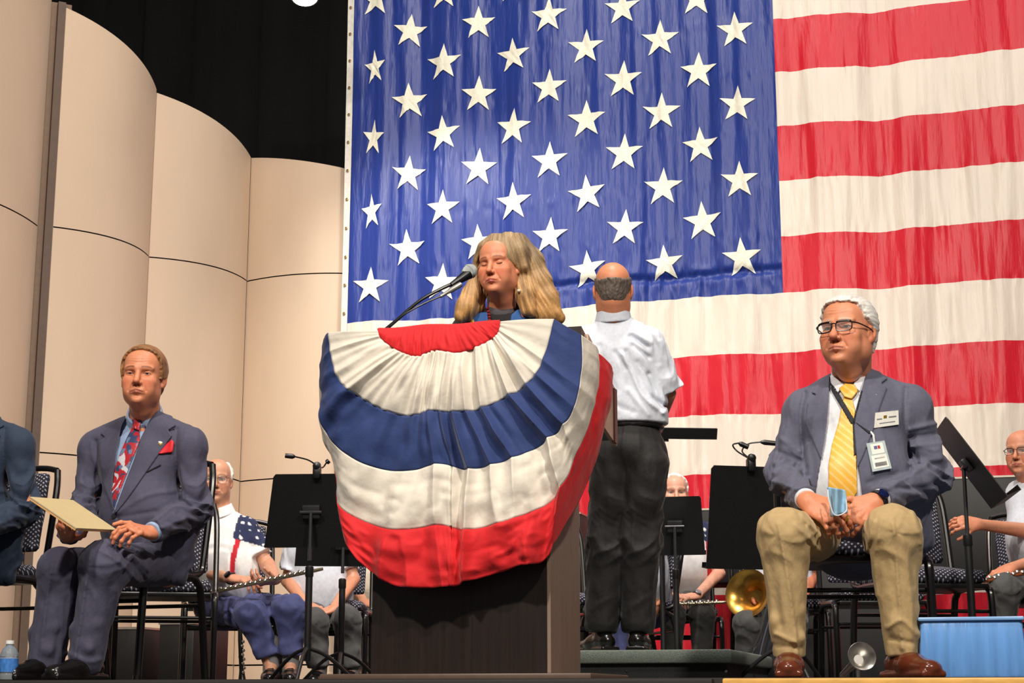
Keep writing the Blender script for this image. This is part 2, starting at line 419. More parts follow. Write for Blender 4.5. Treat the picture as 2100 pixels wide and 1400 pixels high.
        bm = np.clip(1.3 - np.abs(l[:, 2] - bz) / .0038, 0, 1) * np.clip((ax - .011) / .004, 0, 1) * np.clip((.053 - ax) / .008, 0, 1) * (l[:, 1] > .04)
        mixc(.9 * bm, s.browcol)
        q = l - np.array([0, .0735, 0]); q[:, 0] = ax - .032
        if s.closed: lash = np.clip(1.5 - np.abs(q[:, 2] + .0066 - 20 * q[:, 0] ** 2) / .0019, 0, 1) * (np.abs(q[:, 0]) < .013) * (l[:, 1] > .07)
        else:
            rr = np.sqrt((q[:, 0] / .0135) ** 2 + ((q[:, 2] + .0015) / (s.open_ + .0018)) ** 2); lash = np.clip(1.5 - np.abs(rr - .95) / .22, 0, 1) * (l[:, 1] > .07)
        mixc((.95 if s.closed else .75) * lash, (60, 34, 26))
        nh = np.clip(1.4 - np.sqrt(((ax - .0065) / .0042) ** 2 + ((l[:, 2] + .049) / .004) ** 2), 0, 1) * (l[:, 1] > .093); mixc(nh * .8, (70, 28, 22))
        return C
def hand_chains(wr, f, n, curl, spread=.09, thumb=(.35, .3), sc=1.0, side=1):
    """wr wrist point, f pointing direction, n palm normal; side=+1: thumb lies towards cross(f,n)"""
    f = nrm(f); n = nrm(n - f * np.dot(n, f)); u = nrm(np.cross(f, n)) * side; out = []
    for i, (off, ln, ra) in enumerate([(.030, .94, .0088), (.0105, 1.04, .009), (-.010, .97, .0086), (-.029, .80, .0077)]):
        c = curl[i] if hasattr(curl, '__len__') else curl
        b = wr + sc * (f * (.088 - .006 * abs(i - 1)) + u * off); a = 0; d0 = nrm(f + u * spread * (1.5 - i) * .7); ch = [b - f * .02 * sc, b]; p = b
        for L, k in ((.043, .85), (.027, 1.15), (.021, .8)):
            a += c * k; d = d0 * math.cos(a) + n * math.sin(a); p = p + d * L * ln * sc; ch.append(p)
        out.append((ch, ra * sc))
    tb = wr + sc * (f * .028 + u * .026); td = nrm(f * .7 + u * .62 + n * thumb[0]); p = tb; ch = [tb - td * .01, tb]
    for i, (L) in enumerate((.042, .032, .026)):
        p = p + td * L * sc; ch.append(p); td = nrm(td + f * .12 * i + n * thumb[1] - u * .28)
    out.append((ch, .0105 * sc)); return out, u, n
def hand_sdf(S, wr, f, n, curl=.5, el=None, sc=1.0, side=1, **k):
    chains, u, n = hand_chains(wr, f, n, curl, sc=sc, side=side, **k); f = nrm(f)
    S.u(cap(wr - f * .005, wr + f * .035 * sc, .026 * sc, .036 * sc, side=u, fa=.75, fb=.45), .02)
    S.u(cap(wr + f * .035 * sc, wr + f * .078 * sc, .036 * sc, .035 * sc, side=u, fa=.42, fb=.32), .015)
    S.u(ell(wr + sc * (f * .035 + u * .026 + n * .008), np.array([.016, .026, .016]) * sc, np.stack([u, f, n], 1)), .012)
    for ch, r in chains:
        F = SDF()
        for i in range(len(ch) - 1): F.u(cap(ch[i], ch[i + 1], r * (1.02 - .07 * i), r * (.95 - .07 * i)), .003)
        for i in (2, 3): F.u(ell(ch[i], np.full(3, r * (1.12 - .06 * i))), .004)
        S.u((F, F.lo, F.hi), .007)
    for i in range(4):  # knuckles and tendons on the back of the hand
        S.u(ell(chains[i][0][1] - n * .004 * sc, np.full(3, .0095 * sc)), .006); S.u(cap(wr + f * .03 * sc - n * .012 * sc, chains[i][0][1] - n * .007 * sc, .003, .0045), .006)
    if el is not None: S.u(cap(np.asarray(el), wr, .042 * sc, .027 * sc, side=u, fa=.9, fb=.78), .02)
    return chains
SKIN = mat('skin', (210, 150, 120), rough=.42, var=.06, vscale=(60, 60, 60), vcol=True, sub=.12, bump=.08, bscale=(500, 500, 500), spec=.35)
EYEM = mat('eyeball', (225, 215, 205), rough=.12, var=.0, vcol=True)
def eyes(head, parent):
    for x in (-1, 1):
        V = []; C = []; n = 28; mrow = 20; r = .0122
        for i in range(mrow + 1):
            a = math.pi * i / mrow
            for j in range(n):
                b = 2 * math.pi * j / n; V.append(head.W(np.array((x * .032, .0735, 0)) + r * np.array([math.sin(a) * math.cos(b), math.cos(a), math.sin(a) * math.sin(b)])))
                C.append(lin((20, 16, 14))[:3] if a < .2 else lin(head.eyecol)[:3] if a < .56 else lin((186, 164, 152))[:3])
        F = [(i * n + j, i * n + (j + 1) % n, (i + 1) * n + (j + 1) % n, (i + 1) * n + j) for i in range(mrow) for j in range(n)]
        mk('eye', V, F, EYEM, parent, col=C)
def hair_mesh(head, grow, thick, strand, col, parent, h=.003, extra=None, cut=None, name='hair', sf=(190, 26, 55), amp=.004, label=None, rough=.5, colvar=.45):
    """grow: polygon in the head's (front, up) plane where hair grows"""
    S = SDF()
    S.u(head.E((0, -.012, .035), (.075 + thick, .098 + thick, .083 + thick)), .01)
    S.u(head.E((0, .028, -.02), (.063 + thick * .6, .068, .092)), .03)
    S.u(head.E((0, .05, .05), (.055 + thick, .04 + thick * .8, .045 + thick)), .02)
    S.u(head.E((0, -.055, -.03), (.05 + thick, .035 + thick, .05)), .03)
    if grow is not None:
        g = np.asarray(grow)
        S.inter(lambda Q: (lambda l: (poly2(l[:, 1], l[:, 2], g) + .0035 * vn(l * 130 + 2)) * head.hs)(head.loc(Q)), .006)
    if cut is not None: S.inter(lambda Q: cut(head.loc(Q)), .006)
    if extra: 
        for e, k in extra: S.u(e, k)
    sv = np.asarray(sf, float)
    S.disp(lambda Q: (lambda l: amp * vn(l * sv) + amp * .6 * vn(l * sv * 2.1 + 7))(head.loc(Q)))
    V, F = S.mesh(h)
    l = head.loc(V); nn = (vn(l * sv * 1.3) * .6 + vn(l * sv * .5 + 3) * .4)
    c = np.array(lin(col)[:3]); C = c * (1 + colvar * 1.6 * nn[:, None]); C = np.clip(C, 0, 1)
    m = mat('hair_' + '_'.join(map(str, col)), col, rough=rough, var=.12, vscale=(300, 300, 60), vcol=True, bump=.25, bscale=(500, 500, 60), sheen=.1)
    return mk(name, V, F, m, parent, col=C, label=label)
def px_region(poly, front, cen):
    """region of a garment whose outline is given, on its front side"""
    poly = np.asarray(poly, float)
    def f(Q):
        X, Y = proj(Q); d = poly2(X, Y, poly) * (cen[1] / FPX)
        return np.maximum(d, -((Q - cen) @ front) - .0)
    return f
def patch(S, r0, r1, poly, front, cen, h, mats, name, parent, label=None, disp=None, k=.003, col=None, midx=None):
    """thin piece of cloth lying on the surface S between offsets r0 and r1 inside the outline"""
    T = SDF(); T.lo = S.lo.copy() - r1; T.hi = S.hi.copy() + r1
    px = np.array(poly); dd = cen[1]
    T.ops.append(('u', lambda Q: S(Q) - r1, 0))
    if disp is not None: T.disp(disp)
    T.inter(lambda Q: -(S(Q) - r0), 0); T.inter(px_region(poly, front, cen), k)
    c = [P(a, b, dd + e) for a, b in poly for e in (-.35, .35)]; lo = np.maximum(np.min(c, 0) - .01, T.lo - .01); hi = np.minimum(np.max(c, 0) + .01, T.hi + .01)
    V, F = T.mesh(h, lo, hi, pad=0.01)
    if len(F) == 0: print('EMPTY PATCH', name); return None
    return mk(name, V, F, mats, parent, label=label, col=None if col is None else col(V), midx=None if midx is None else midx(V, F))
def wrinkle(amp, sc, seed=0, dirs=(1, 1, 1)):
    d = np.asarray(dirs, float)
    def f(Q):
        q = Q * d * sc + seed
        w_ = vn(q * .5 + 11) * 1.2
        return amp * (np.abs(vn(q + w_[:, None])) * 2 - .6)
    return f
def shoe(parent, ank, toe_dir, matl, floor_z=0.0, sc=1.0, sole=None, name='shoe', label=None):
    t = nrm([toe_dir[0], toe_dir[1], 0]); u = nrm(np.cross(t, [0, 0, 1])); z0 = floor_z
    b = np.array([ank[0], ank[1], z0]); S = SDF()
    S.u(cap(b - t * .045 * sc + UZ * .045, b + t * .06 * sc + UZ * .04, .035 * sc, .038 * sc, side=u, fa=1.0, fb=.9), .02)
    S.u(cap(b + t * .06 * sc + UZ * .038, b + t * .165 * sc + UZ * .030, .040 * sc, .036 * sc, side=u, fa=.85, fb=.7), .03)
    S.u(cap(b - t * .01 * sc + UZ * .06, b - t * .01 * sc + UZ * .085, .034 * sc, .034 * sc), .02)
    S.u(rbox(b + t * .055 * sc + UZ * .012, (.04 * sc, .14 * sc, .012), .01, np.stack([u, t, UZ], 1)), .006)
    S.inter(lambda Q: z0 + .001 - Q[:, 2], .002)
    for i in range(3): S.u(cap(b + t * (.045 + .022 * i) * sc + UZ * (.088 - .009 * i) - u * .016, b + t * (.045 + .022 * i) * sc + UZ * (.088 - .009 * i) + u * .016, .003, .003), .002)
    V, F = S.mesh(.0045); return mk(name, V, F, matl, parent, label=label)
def creases(S, items):
    """folds of the cloth: (outline points, height, half width in photo pixels); negative heights are valleys"""
    segs = []
    for pts, amp, wd in items:
        q = [np.asarray(p, float) for p in pts]; q = spline(q, 5) if len(q) > 2 else q; segs.append((np.array(q), amp, wd))
    def f(Q):
        X, Y = proj(Q); out = np.zeros(len(Q))
        for q, amp, wd in segs:
            m_ = (X > q[:, 0].min() - 3 * wd) & (X < q[:, 0].max() + 3 * wd) & (Y > q[:, 1].min() - 3 * wd) & (Y < q[:, 1].max() + 3 * wd)
            if not m_.any(): continue
            x, y = X[m_], Y[m_]; d = np.full(x.shape, 1e9)
            for i in range(len(q) - 1):
                e = q[i + 1] - q[i]; t = np.clip(((x - q[i, 0]) * e[0] + (y - q[i, 1]) * e[1]) / (e @ e + 1e-9), 0, 1); d = np.minimum(d, np.hypot(x - q[i, 0] - t * e[0], y - q[i, 1] - t * e[1]))
            out[m_] -= amp * np.exp(-(d / wd) ** 2)
        return out
    S.disp(f)
def foldset(a, n=5, w0=.95, w1=.35, tw=2.0): return (a, n, tw, w0, w1)
def person_body(J, head, parent, hands, extra_cov=None, h=.009, hh=.0028, handh=.0026, armskin=True):
    """one skin surface: head, neck, trunk, limbs and both hands"""
    Hs = head.sdf()
    B = SDF()
    nb = np.asarray(J['neck']); 
    B.u(cap(nb, J['chest'], .050, .10, side=J['sd'], fa=.9, fb=.7), .05)
    B.u(cap(J['chest'], J['pelvis'], .12, .115, side=J['sd'], fa=.7, fb=.75), .05)
    for q in 'LR':
        if 'sh' + q in J:
            B.u(cap(J['sh' + q], J['el' + q], .042, .036), .03); B.u(cap(J['el' + q], J['wr' + q], .037, .027), .02); B.u(cap(nb - UZ * .05, J['sh' + q] - UZ * .01, .035, .04), .04)
        if 'hip' + q in J:
            B.u(cap(J['hip' + q], J['kn' + q], .07, .05), .04); B.u(cap(J['kn' + q], J['an' + q], .048, .036), .03); B.u(cap(J['pelvis'], J['hip' + q], .09, .08), .04)
            fd = nrm(J.get('toe' + q, J['front'])); B.u(cap(J['an' + q], np.asarray(J['an' + q]) * [1, 1, 0] + UZ * (J.get('floor', 0) + .035) + fd * .08, .03, .025), .02)
    parts = [B.mesh(h), Hs.mesh(hh)]
    for hd in hands:
        S = SDF(); hand_sdf(S, **hd); parts.append(S.mesh(handh))
    n1 = sum(len(p[0]) for p in parts[:1]); n2 = n1 + len(parts[1][0])
    V, F = join(parts); C = np.tile(np.array(lin(head.skin)[:3]), (len(V), 1)); C[n1:n2] = head.colour(V[n1:n2])
    if len(V) > n2: C[n2:] *= np.array([1.0, .93, .9])
    o = mk('body', V, F, SKIN, parent, col=C)
    return o
def mids(a, b, t=.5): return np.asarray(a) * (1 - t) + np.asarray(b) * t
def trousers(J, parent, m, h=.006, rh=.10, rk=.078, ra=.062, hem=.10, name='trousers', crease=.006, amp=.006, waist=True, pel=.125, label=None, fl=1.0, seed=0, belly=0.0, flare=1.0, extra=None, cr=None):
    S = SDF(); pc = np.asarray(J['pelvis'])
    S.u(ell(pc + UZ * .0, (pel * 1.25, pel, .11), np.stack([nrm(J['sd']), nrm(np.cross(J['sd'], UZ)), UZ], 1)), .05)
    if waist: S.u(cap(pc, pc + UZ * .12, pel * 1.05, pel * 1.0, side=J['sd'], fa=.8, fb=.8), .04)
    for q in 'LR':
        hp, kn, an = [np.asarray(J[k + q]) for k in ('hip', 'kn', 'an')]
        L = SDF(); sd = J['sd']
        L.u(cap(hp, kn, rh, rk, side=sd, fa=.95, fb=1, fold=(amp, 5, 2.2, .95, .4)), .03)
        L.u(cap(kn, an, rk, ra * flare, side=sd, fa=1.0, fb=1.0, fold=(amp * .9, 4, 1.8, .05, .22), crease=(crease, 0) if False else None), .05)
        # crease down the front and folds above the shoe
        fr = nrm(J.get('toe' + q, J['front'])); ax = nrm(an - kn); fr = nrm(fr - ax * np.dot(fr, ax))
        if crease: L.u(cap(kn + fr * (rk - .012), an + fr * (ra - .006), .008, .010), .03)
        for i in range(2):
            z = an * 1.0 - ax * (.05 + .055 * i); u = nrm(np.cross(ax, fr))
            L.u(cap(z + fr * ra * .75 + u * ra * .7 * (1 if i else -1), z + fr * ra * .55 - u * ra * .75 * (1 if i else -1) - ax * .03, .010, .008), .03)
        e = an + ax * (hem - .10)
        L.inter(lambda Q, e=e, ax=ax: (Q - e) @ ax, .006)
        S.u((L, L.lo, L.hi), .02)
    if extra: extra(S)
    S.disp(wrinkle(.0028, 16, seed, (1.6, 1.6, .4)))
    if cr: creases(S, cr)
    V, F = S.mesh(h); return mk(name, V, F, m, parent, label=label), S
def torso_sdf(J, w=.18, d=.72, off=0.0, belly=None, hipw=None, shr=.066, down=.0):
    S = SDF(); sd = J['sd']; nb = np.asarray(J['neck']); ch = np.asarray(J['chest']); wa = np.asarray(J['waist']); pv = np.asarray(J['pelvis'])
    S.u(cap(ch + UZ * .03, wa, w + off, w * .93 + off, side=sd, fa=d, fb=d), .05)
    S.u(cap(wa, pv + UZ * down, w * .93 + off, (hipw or w) + off, side=sd, fa=d, fb=d), .06)
    for q in 'LR':
        s_ = np.asarray(J['sh' + q])
        S.u(cap(nb - UZ * .016, s_ + UZ * .010, shr * .80 + off, shr * .90 + off), .035)
        S.u(cap(ch, s_ - UZ * .03, .09 + off, shr * .95 + off), .05)
    if belly is not None: S.u(ell(belly[0], np.asarray(belly[1]) + off, np.stack([nrm(sd), J['front'], UZ], 1)), .08)
    return S
def sleeves(S, J, ru=.07, re=.062, rw=.047, off=0, amp=.007, t=1.0, k=.03, q='LR', n=5, side=None):
    for c in q:
        sh, el, wr = [np.asarray(J[x + c]) for x in ('sh', 'el', 'wr')]
        e2 = mids(el, wr, t)
        S.u(cap(sh, el, ru + off, re + off, fold=(amp, n, 2.4, 1.0, .45) if amp else None), k)
        S.u(cap(el, e2, re + off, rw + off, fold=(amp * 1.0, 4, 2.2, .1, .5) if amp else None), .02)
def JJ(**k):
    J = dict(k); 
    J['sd'] = nrm((np.asarray(J['shL']) - np.asarray(J['shR'])) * [1, 1, 0]); J['front'] = nrm(np.cross(J['sd'], UZ)) if 'front' not in k else nrm(k['front'])
    return J
# ---------------------------------------------------------------- the stage
M_black = mat('black_drape', (14, 14, 16), rough=.95, var=.3, vscale=(3, 3, 1), bump=.4, bscale=(30, 30, 2))
M_floor = mat('stage_floor', (48, 42, 38), rough=.55, var=.2, vscale=(2, 20, 2))
M_nose = mat('oak_nosing', (222, 170, 88), rough=.4, var=.15, vscale=(4, 60, 60))
M_shell = mat('shell_panel', (214, 190, 166), rough=.62, var=.035, vscale=(3, 3, 1), bump=.02, bscale=(80, 80, 80))
M_post = mat('shell_post', (122, 98, 80), rough=.6)
M_seam = mat('seam', (70, 58, 48), rough=.8)
def SP(x, dd, z):
    """stage frame: x along the front edge, dd towards the back, from the point below (1.2, 5.05)"""
    return np.array([1.2, 5.05, 0]) + SX * x + SB * dd + UZ * z
m = MB(); m.box(SP(-1, 7.0, -.25), (9, 7.0, .25), (SX, SB, UZ)); struct(m.build('floor', M_floor, loc=SP(-1, 7, -.5)))
m = MB(); m.box(SP(3.43, -.012, -.02), (4.0, .022, .018), (SX, SB, UZ), bev=.006); struct(m.build('trim_1', M_nose, loc=SP(3.4, 0, -.04)))
m = MB(); m.box(SP(-5.6, -.012, -.02), (5.0, .022, .018), (SX, SB, UZ), bev=.006); struct(m.build('trim_3', mat('dark_nosing', (30, 26, 24), rough=.7), loc=SP(-5.6, 0, -.04)))
m = MB()
c0 = SP(-9, 10.6, 0); n = 260; V = []; F = []
for i in range(n + 1):
    x = -16 + 28 * i / n; dd = 11.2 + .10 * math.sin(i * .9) + .05 * math.sin(i * 2.3 + 1)
    V += [SP(x, dd, -.0), SP(x, dd, 12)]
for i in range(n): F.append((2 * i, 2 * i + 2, 2 * i + 3, 2 * i + 1))
struct(mk('wall_back', V, F, M_black))
# acoustic shell: bulging panels with raked tops
def floorpt(px, py_d): pass
PANELS = [((-4.35, 10.35), (-3.50, 11.78), 5.45, 5.17), ((-3.39, 11.80), (-2.865, 12.64), 5.07, 4.73), ((-2.865, 12.66), (-2.215, 13.42), 4.71, 4.42), ((-2.215, 13.44), (-0.95, 13.30), 4.42, 4.15)]
PANELS.insert(0, ((-5.0, 8.6), (-4.35, 10.30), 5.9, 5.5))
k = 0
for (a, b, za, zb) in PANELS:
    a = np.array(a); b = np.array(b); L = np.linalg.norm(b - a); t = (b - a) / L; nn = np.array([t[1], -t[0]]); bul = .155 * min(L, 1.35)
    def pt(s, z, o=0): 
        q = a + (b - a) * s + nn * (bul * (1 - (2 * s - 1) ** 2) + o); return [q[0], q[1], z]
    zs0 = [0.03, .185, .197, 1.655, 1.665, 3.335, 3.345, None]
    V = []; F = []; mi = []; nx = 40
    for i in range(nx + 1):
        s = i / nx
        for j, z in enumerate(zs0):
            zz = (za + (zb - za) * s) if z is None else z
            V.append(pt(s, zz, -.0))
    W = len(zs0)
    for i in range(nx):
        for j in range(W - 1):
            if j in (1, 3, 5): 
                continue
            F.append((i * W + j, i * W + j + 1, (i + 1) * W + j + 1, (i + 1) * W + j)[::-1]); mi.append(0)
    # seam strips, set back 12 mm, and the rear skin
    off = len(V)
    for i in range(nx + 1):
        s = i / nx
        for z in zs0: V.append(pt(s, (za + (zb - za) * s) if z is None else z, -.05))
    for i in range(nx):
        for j in range(W - 1): F.append((off + i * W + j, off + i * W + j + 1, off + (i + 1) * W + j + 1, off + (i + 1) * W + j)[::-1]); mi.append(1 if j in (1, 3, 5) else 0)
        j = W - 1; F.append((i * W + j, (i + 1) * W + j, off + (i + 1) * W + j, off + i * W + j)); mi.append(0)
        for j in (1, 3, 5):
            F.append((i * W + j, (i + 1) * W + j, off + (i + 1) * W + j, off + i * W + j)); mi.append(1)
            F.append((i * W + j + 1, (i + 1) * W + j + 1, off + (i + 1) * W + j + 1, off + i * W + j + 1)); mi.append(1)
    for e in (0, nx):
        for j in range(W - 1): F.append((e * W + j, e * W + j + 1, off + e * W + j + 1, off + e * W + j)); mi.append(0)
    k += 1
    o = mk('wall_shell', V, F, [M_shell, M_seam], midx=mi, smooth='auto'); o.name = 'wall_left' if k == 1 else 'wall_left.%03d' % (k - 1); struct(o)
m = MB(); pa = np.array([-3.50, 11.72, 0]); pb = np.array([-3.37, 11.78, 0])
cpt = (pa + pb) / 2 + [-.045, .12, 2.56]
m.box(cpt, (.10, .05, 2.56), ([.9, .43, 0], [-.43, .9, 0], UZ)); m.box(cpt + [.05, -.06, 0], (.028, .03, 2.55), ([.9, .43, 0], [-.43, .9, 0], UZ), m=1)
o = struct(m.build('trim_2', [M_post, mat('post_edge', (92, 74, 62), rough=.6)], loc=cpt * [1, 1, 0]))

# ---------------------------------------------------------------- the flag
FA = np.array([-1.345, 13.05, 0]); FN = -SB
ZS = [.21, .655, 1.10, 1.545, 1.99, 2.445, 2.90] + [2.90 + .4345 * i for i in range(1, 8)]  # seams, bottom to top
FW = 7.2; CW = 3.52
def fl(s, z, o=0.0):
    s = np.asarray(s, float); z = np.asarray(z, float)
    Q = np.stack([s * 1.0, z * .0 + 5, z * .0], -1)
    lo_ = .3 + .7 * np.clip((6.0 - z) / 5, 0, 1)
    wob = .035 * np.sin(s * 3.1 + .35 * z + 1) + .022 * np.sin(s * 9.3 - .5 * z + 2 * np.sin(s * 1.3)) + .012 * np.sin(s * 23 + 1.2 * np.sin(z * 1.1) + 3 * np.sin(s * 2.1))
    q = np.stack([s.ravel() * 16, z.ravel() * 1.1, 0 * s.ravel()], 1); wob = wob + .012 * vn(q).reshape(s.shape) * 1.2
    q = np.stack([s.ravel() * 34, z.ravel() * 3.0, 0 * s.ravel() + 3], 1); wob = wob + .005 * vn(q).reshape(s.shape)
    dz = np.min([np.abs(z - zz) for zz in ZS], 0)
    pk = np.exp(-(dz / .05) ** 2)
    q = np.stack([s.ravel() * 30, z.ravel() * 8, 0 * s.ravel() + 9], 1); wob = wob + .007 * pk * vn(q).reshape(s.shape)
    wob = wob * (.55 + .45 * np.clip(s / .5, 0, 1)) * lo_ ** .5
    # puckered tuck line low in the canton
    tk = np.exp(-((z - 3.075 - .012 * np.sin(s * 4)) / .03) ** 2) * (s < CW) * np.clip((s - .8), 0, 1); q = np.stack([s.ravel() * 26, z.ravel() * 9, 0 * s.ravel() + 5], 1)
    wob = wob - .028 * tk + .018 * vn(q).reshape(s.shape) * np.exp(-((z - 3.07) / .09) ** 2) * (s < CW) * np.clip(s - .8, 0, 1)
    sag = .012 * np.sin(s * 2.4 + 1) + .006 * np.sin(s * 7) - .04 * np.clip(1 - s / 2.5, 0, 1) * np.clip(1.6 - np.abs(z - 2.9), 0, 1)
    return FA + s[..., None] * SX + (z + sag)[..., None] * UZ + (wob + o + .06)[..., None] * FN
def silk(name, rgb, tr=.0):
    return mat(name, rgb, rough=.42, var=.05, vscale=(9, 9, 1.5), bump=.35, bscale=(60, 60, 9), sheen=.25, spec=.45)
M_blue = silk('flag_blue', (27, 52, 134)); M_red = silk('flag_red', (206, 22, 44)); M_white = silk('flag_white', (228, 216, 202)); M_star = mat('flag_star', (236, 234, 216), rough=.6, var=.04, bump=.5, bscale=(22, 22, 16))
flag = thing('flag', 'huge American flag hung flat behind the band, canton at upper left', 'flag', FA)
def grid(s0, s1, z0, z1, ns, nz, fn):
    S_, Z_ = np.meshgrid(np.linspace(s0, s1, ns + 1), np.linspace(z0, z1, nz + 1), indexing='ij'); V = fn(S_, Z_).reshape(-1, 3)
    i, j = np.meshgrid(np.arange(ns), np.arange(nz), indexing='ij'); a = (i * (nz + 1) + j).ravel(); F = np.stack([a, a + nz + 1, a + nz + 2, a + 1], 1); return V, F
V, F = grid(.045, CW, 2.90, ZS[-1], 420, 200, fl); mk('canton', V, F, M_blue, flag)
for i in range(13):
    z0, z1 = ZS[i], ZS[i + 1]; s0 = .045 if i < 6 else CW
    V, F = grid(s0, FW, z0, z1, int((FW - s0) * 95), 26, fl); mk('stripe', V, F, M_red if i % 2 == 0 else M_white, flag)
V, F = grid(-.01, .045, ZS[0], ZS[-1], 6, 240, lambda a, b: fl(a, b, .006)); mk('header_band', V, F, mat('header', (226, 224, 216), rough=.8), flag)
m = MB()
for i in range(24): m.lathe(fl(np.array(.018), np.array(.4 + i * .235), .012), FN, [(.012, 0), (.012, .004), (.008, .005), (.007, .001)], 12)
m.build('grommet_row', mat('brass', (170, 150, 110), rough=.4, metal=.8), flag)
rng = random.Random(5)
for r in range(9):
    zc = 3.185 + .3045 * r; cols = range(6) if r % 2 == 0 else range(5)
    for c in cols:
        sc = .238 + .2982 * (2 * c + (0 if r % 2 == 0 else 1)); Rr = .158 * rng.uniform(.96, 1.04); a0 = math.radians(rng.uniform(-5, 5)); 
        sx = .62 if (c == 0 and r % 2 == 0 and r in (2, 4, 6)) else .97; sd_ = rng.random() * 40
        pts = [(math.sin(a0 + k * math.pi / 5) * (Rr if k % 2 == 0 else Rr * .385), math.cos(a0 + k * math.pi / 5) * (Rr if k % 2 == 0 else Rr * .385)) for k in range(10)]
        SV = []; SF = []; nn_ = 7
        for k in range(10):
            p, q = pts[k], pts[(k + 1) % 10]; idx = {}
            for i in range(nn_ + 1):
                for j in range(nn_ + 1 - i):
                    idx[i, j] = len(SV); SV.append(((p[0] * i + q[0] * j) / nn_, (p[1] * i + q[1] * j) / nn_))
            for i in range(nn_):
                for j in range(nn_ - i):
                    SF.append((idx[i, j], idx[i, j + 1], idx[i + 1, j]))
                    if i + j < nn_ - 1: SF.append((idx[i + 1, j], idx[i, j + 1], idx[i + 1, j + 1]))
        SV = np.array(SV); dirn = rng.uniform(-1, 1); q = np.stack([(SV[:, 0] + dirn * SV[:, 1]) * 40, SV[:, 1] * 14, 0 * SV[:, 0] + sd_], 1)
        cr = .006 * vn(q)
        V = fl(sc + SV[:, 0] * sx, zc + SV[:, 1], .010) + cr[:, None] * FN
        mk('star', V, SF, M_star, flag)

# ---------------------------------------------------------------- hanging stage lamp
lp = P(625, -7, 11.2); lamp = thing('stage_lamp', 'round black stage light hanging at the top of the frame, lit', 'stage light', lp + [0, 0, 0])
dn = nrm([.05, -.35, -1])
m = MB(); m.lathe(lp, -dn, [(.10, -.0), (.108, .0), (.108, .02), (.10, .16), (.06, .24), (.02, .25)], 28); m.build('housing', mat('lamp_black', (18, 18, 18), rough=.4, metal=.3), lamp)
m = MB(); m.lathe(lp + dn * .004, dn, [(.094, -.01), (.094, .002), (.06, .008), (.0, .010)], 28); m.build('lens', mat('lamp_lens', (255, 250, 235), emit=14), lamp)
m = MB(); m.tube([lp + [.11, 0, .05], lp + [.12, 0, .35], lp + [-.12, 0, .35], lp + [-.11, 0, .05]], .008); m.tube([lp + [0, 0, .35], lp + [0, 0, 1.6]], .012); m.build('yoke', mat('lamp_black', (18, 18, 18)), lamp)
l = bpy.data.lights.new('stage_lamp_light', 'SPOT'); l.energy = 260; l.spot_size = math.radians(95); l.spot_blend = .8; l.color = (1, .95, .88); l.shadow_soft_size = .08
o = bpy.data.objects.new('stage_lamp_light', l); COL.objects.link(o); o.location = tuple(lp + dn * .06); o.rotation_euler = Vector(tuple(nrm([.5, .55, -1]))).to_track_quat('-Z', 'Y').to_euler()

# ---------------------------------------------------------------- conductor's platform
PL = thing('platform', 'low grey carpeted platform the man in black trousers stands on', 'platform', P(1490, 1333, 6.95) * [1, 1, 0])
pc = PL.location; pc = np.array(pc); zt = .135
A_ = pc - SX * 1.25; 
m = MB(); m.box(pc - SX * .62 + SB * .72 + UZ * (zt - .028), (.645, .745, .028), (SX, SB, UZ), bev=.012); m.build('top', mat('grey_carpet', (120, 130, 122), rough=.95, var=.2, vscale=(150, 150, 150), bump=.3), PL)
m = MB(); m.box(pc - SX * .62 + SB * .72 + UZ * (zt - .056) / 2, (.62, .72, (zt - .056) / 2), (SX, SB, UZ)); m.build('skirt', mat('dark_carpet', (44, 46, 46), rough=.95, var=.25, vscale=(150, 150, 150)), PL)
m = MB(); m.lathe(pc - SX * .0 - SB * .03 + UZ * .045, -SB, [(.006, 0), (.005, .004)], 10); m.lathe(pc - SX * .42 - SB * .0 + UZ * .05, -SB, [(.006, 0), (.005, .004)], 10); m.build('screw', mat('steel', (170, 170, 170), rough=.3, metal=1), PL)
# ---------------------------------------------------------------- lectern and bunting
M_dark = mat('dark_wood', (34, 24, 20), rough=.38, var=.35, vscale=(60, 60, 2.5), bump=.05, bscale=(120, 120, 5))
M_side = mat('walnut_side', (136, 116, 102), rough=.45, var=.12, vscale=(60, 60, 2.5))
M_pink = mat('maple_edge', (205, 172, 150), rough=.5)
L0 = np.array([.118, 5.60, 0])   # front right foot of the lectern box
lect = thing('lectern', 'dark wooden lectern under the patriotic bunting', 'lectern', L0)
def LP(x, dd, z): return L0 + SX * x + SB * dd + UZ * z
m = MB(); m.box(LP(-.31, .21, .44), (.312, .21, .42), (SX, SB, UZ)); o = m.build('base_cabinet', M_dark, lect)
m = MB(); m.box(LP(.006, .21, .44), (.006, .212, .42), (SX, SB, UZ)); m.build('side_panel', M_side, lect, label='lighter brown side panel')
m = MB(); m.box(LP(-.30, .20, .008), (.47, .30, .010), (SX, SB, UZ), bev=.004); m.build('plinth', mat('plinth', (96, 78, 66), rough=.4), lect)
m = MB(); X0, X1 = -.695, .13
pr = [LP(X0, -.02, .93), LP(X0, .46, .86), LP(X0, .46, 1.06), LP(X0, -.02, 1.185)]
m.prism(pr, SX * (X1 - X0)); m.build('top_box', M_dark, lect)
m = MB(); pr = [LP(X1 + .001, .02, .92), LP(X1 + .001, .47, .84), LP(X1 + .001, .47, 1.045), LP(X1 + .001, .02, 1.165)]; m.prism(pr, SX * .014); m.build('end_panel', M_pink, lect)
m = MB(); m.box(LP(X1 + .016, .43, .945), (.006, .022, .10), (SX, SB, UZ)); m.build('edge_trim', mat('maroon_trim', (66, 30, 26), rough=.4), lect)
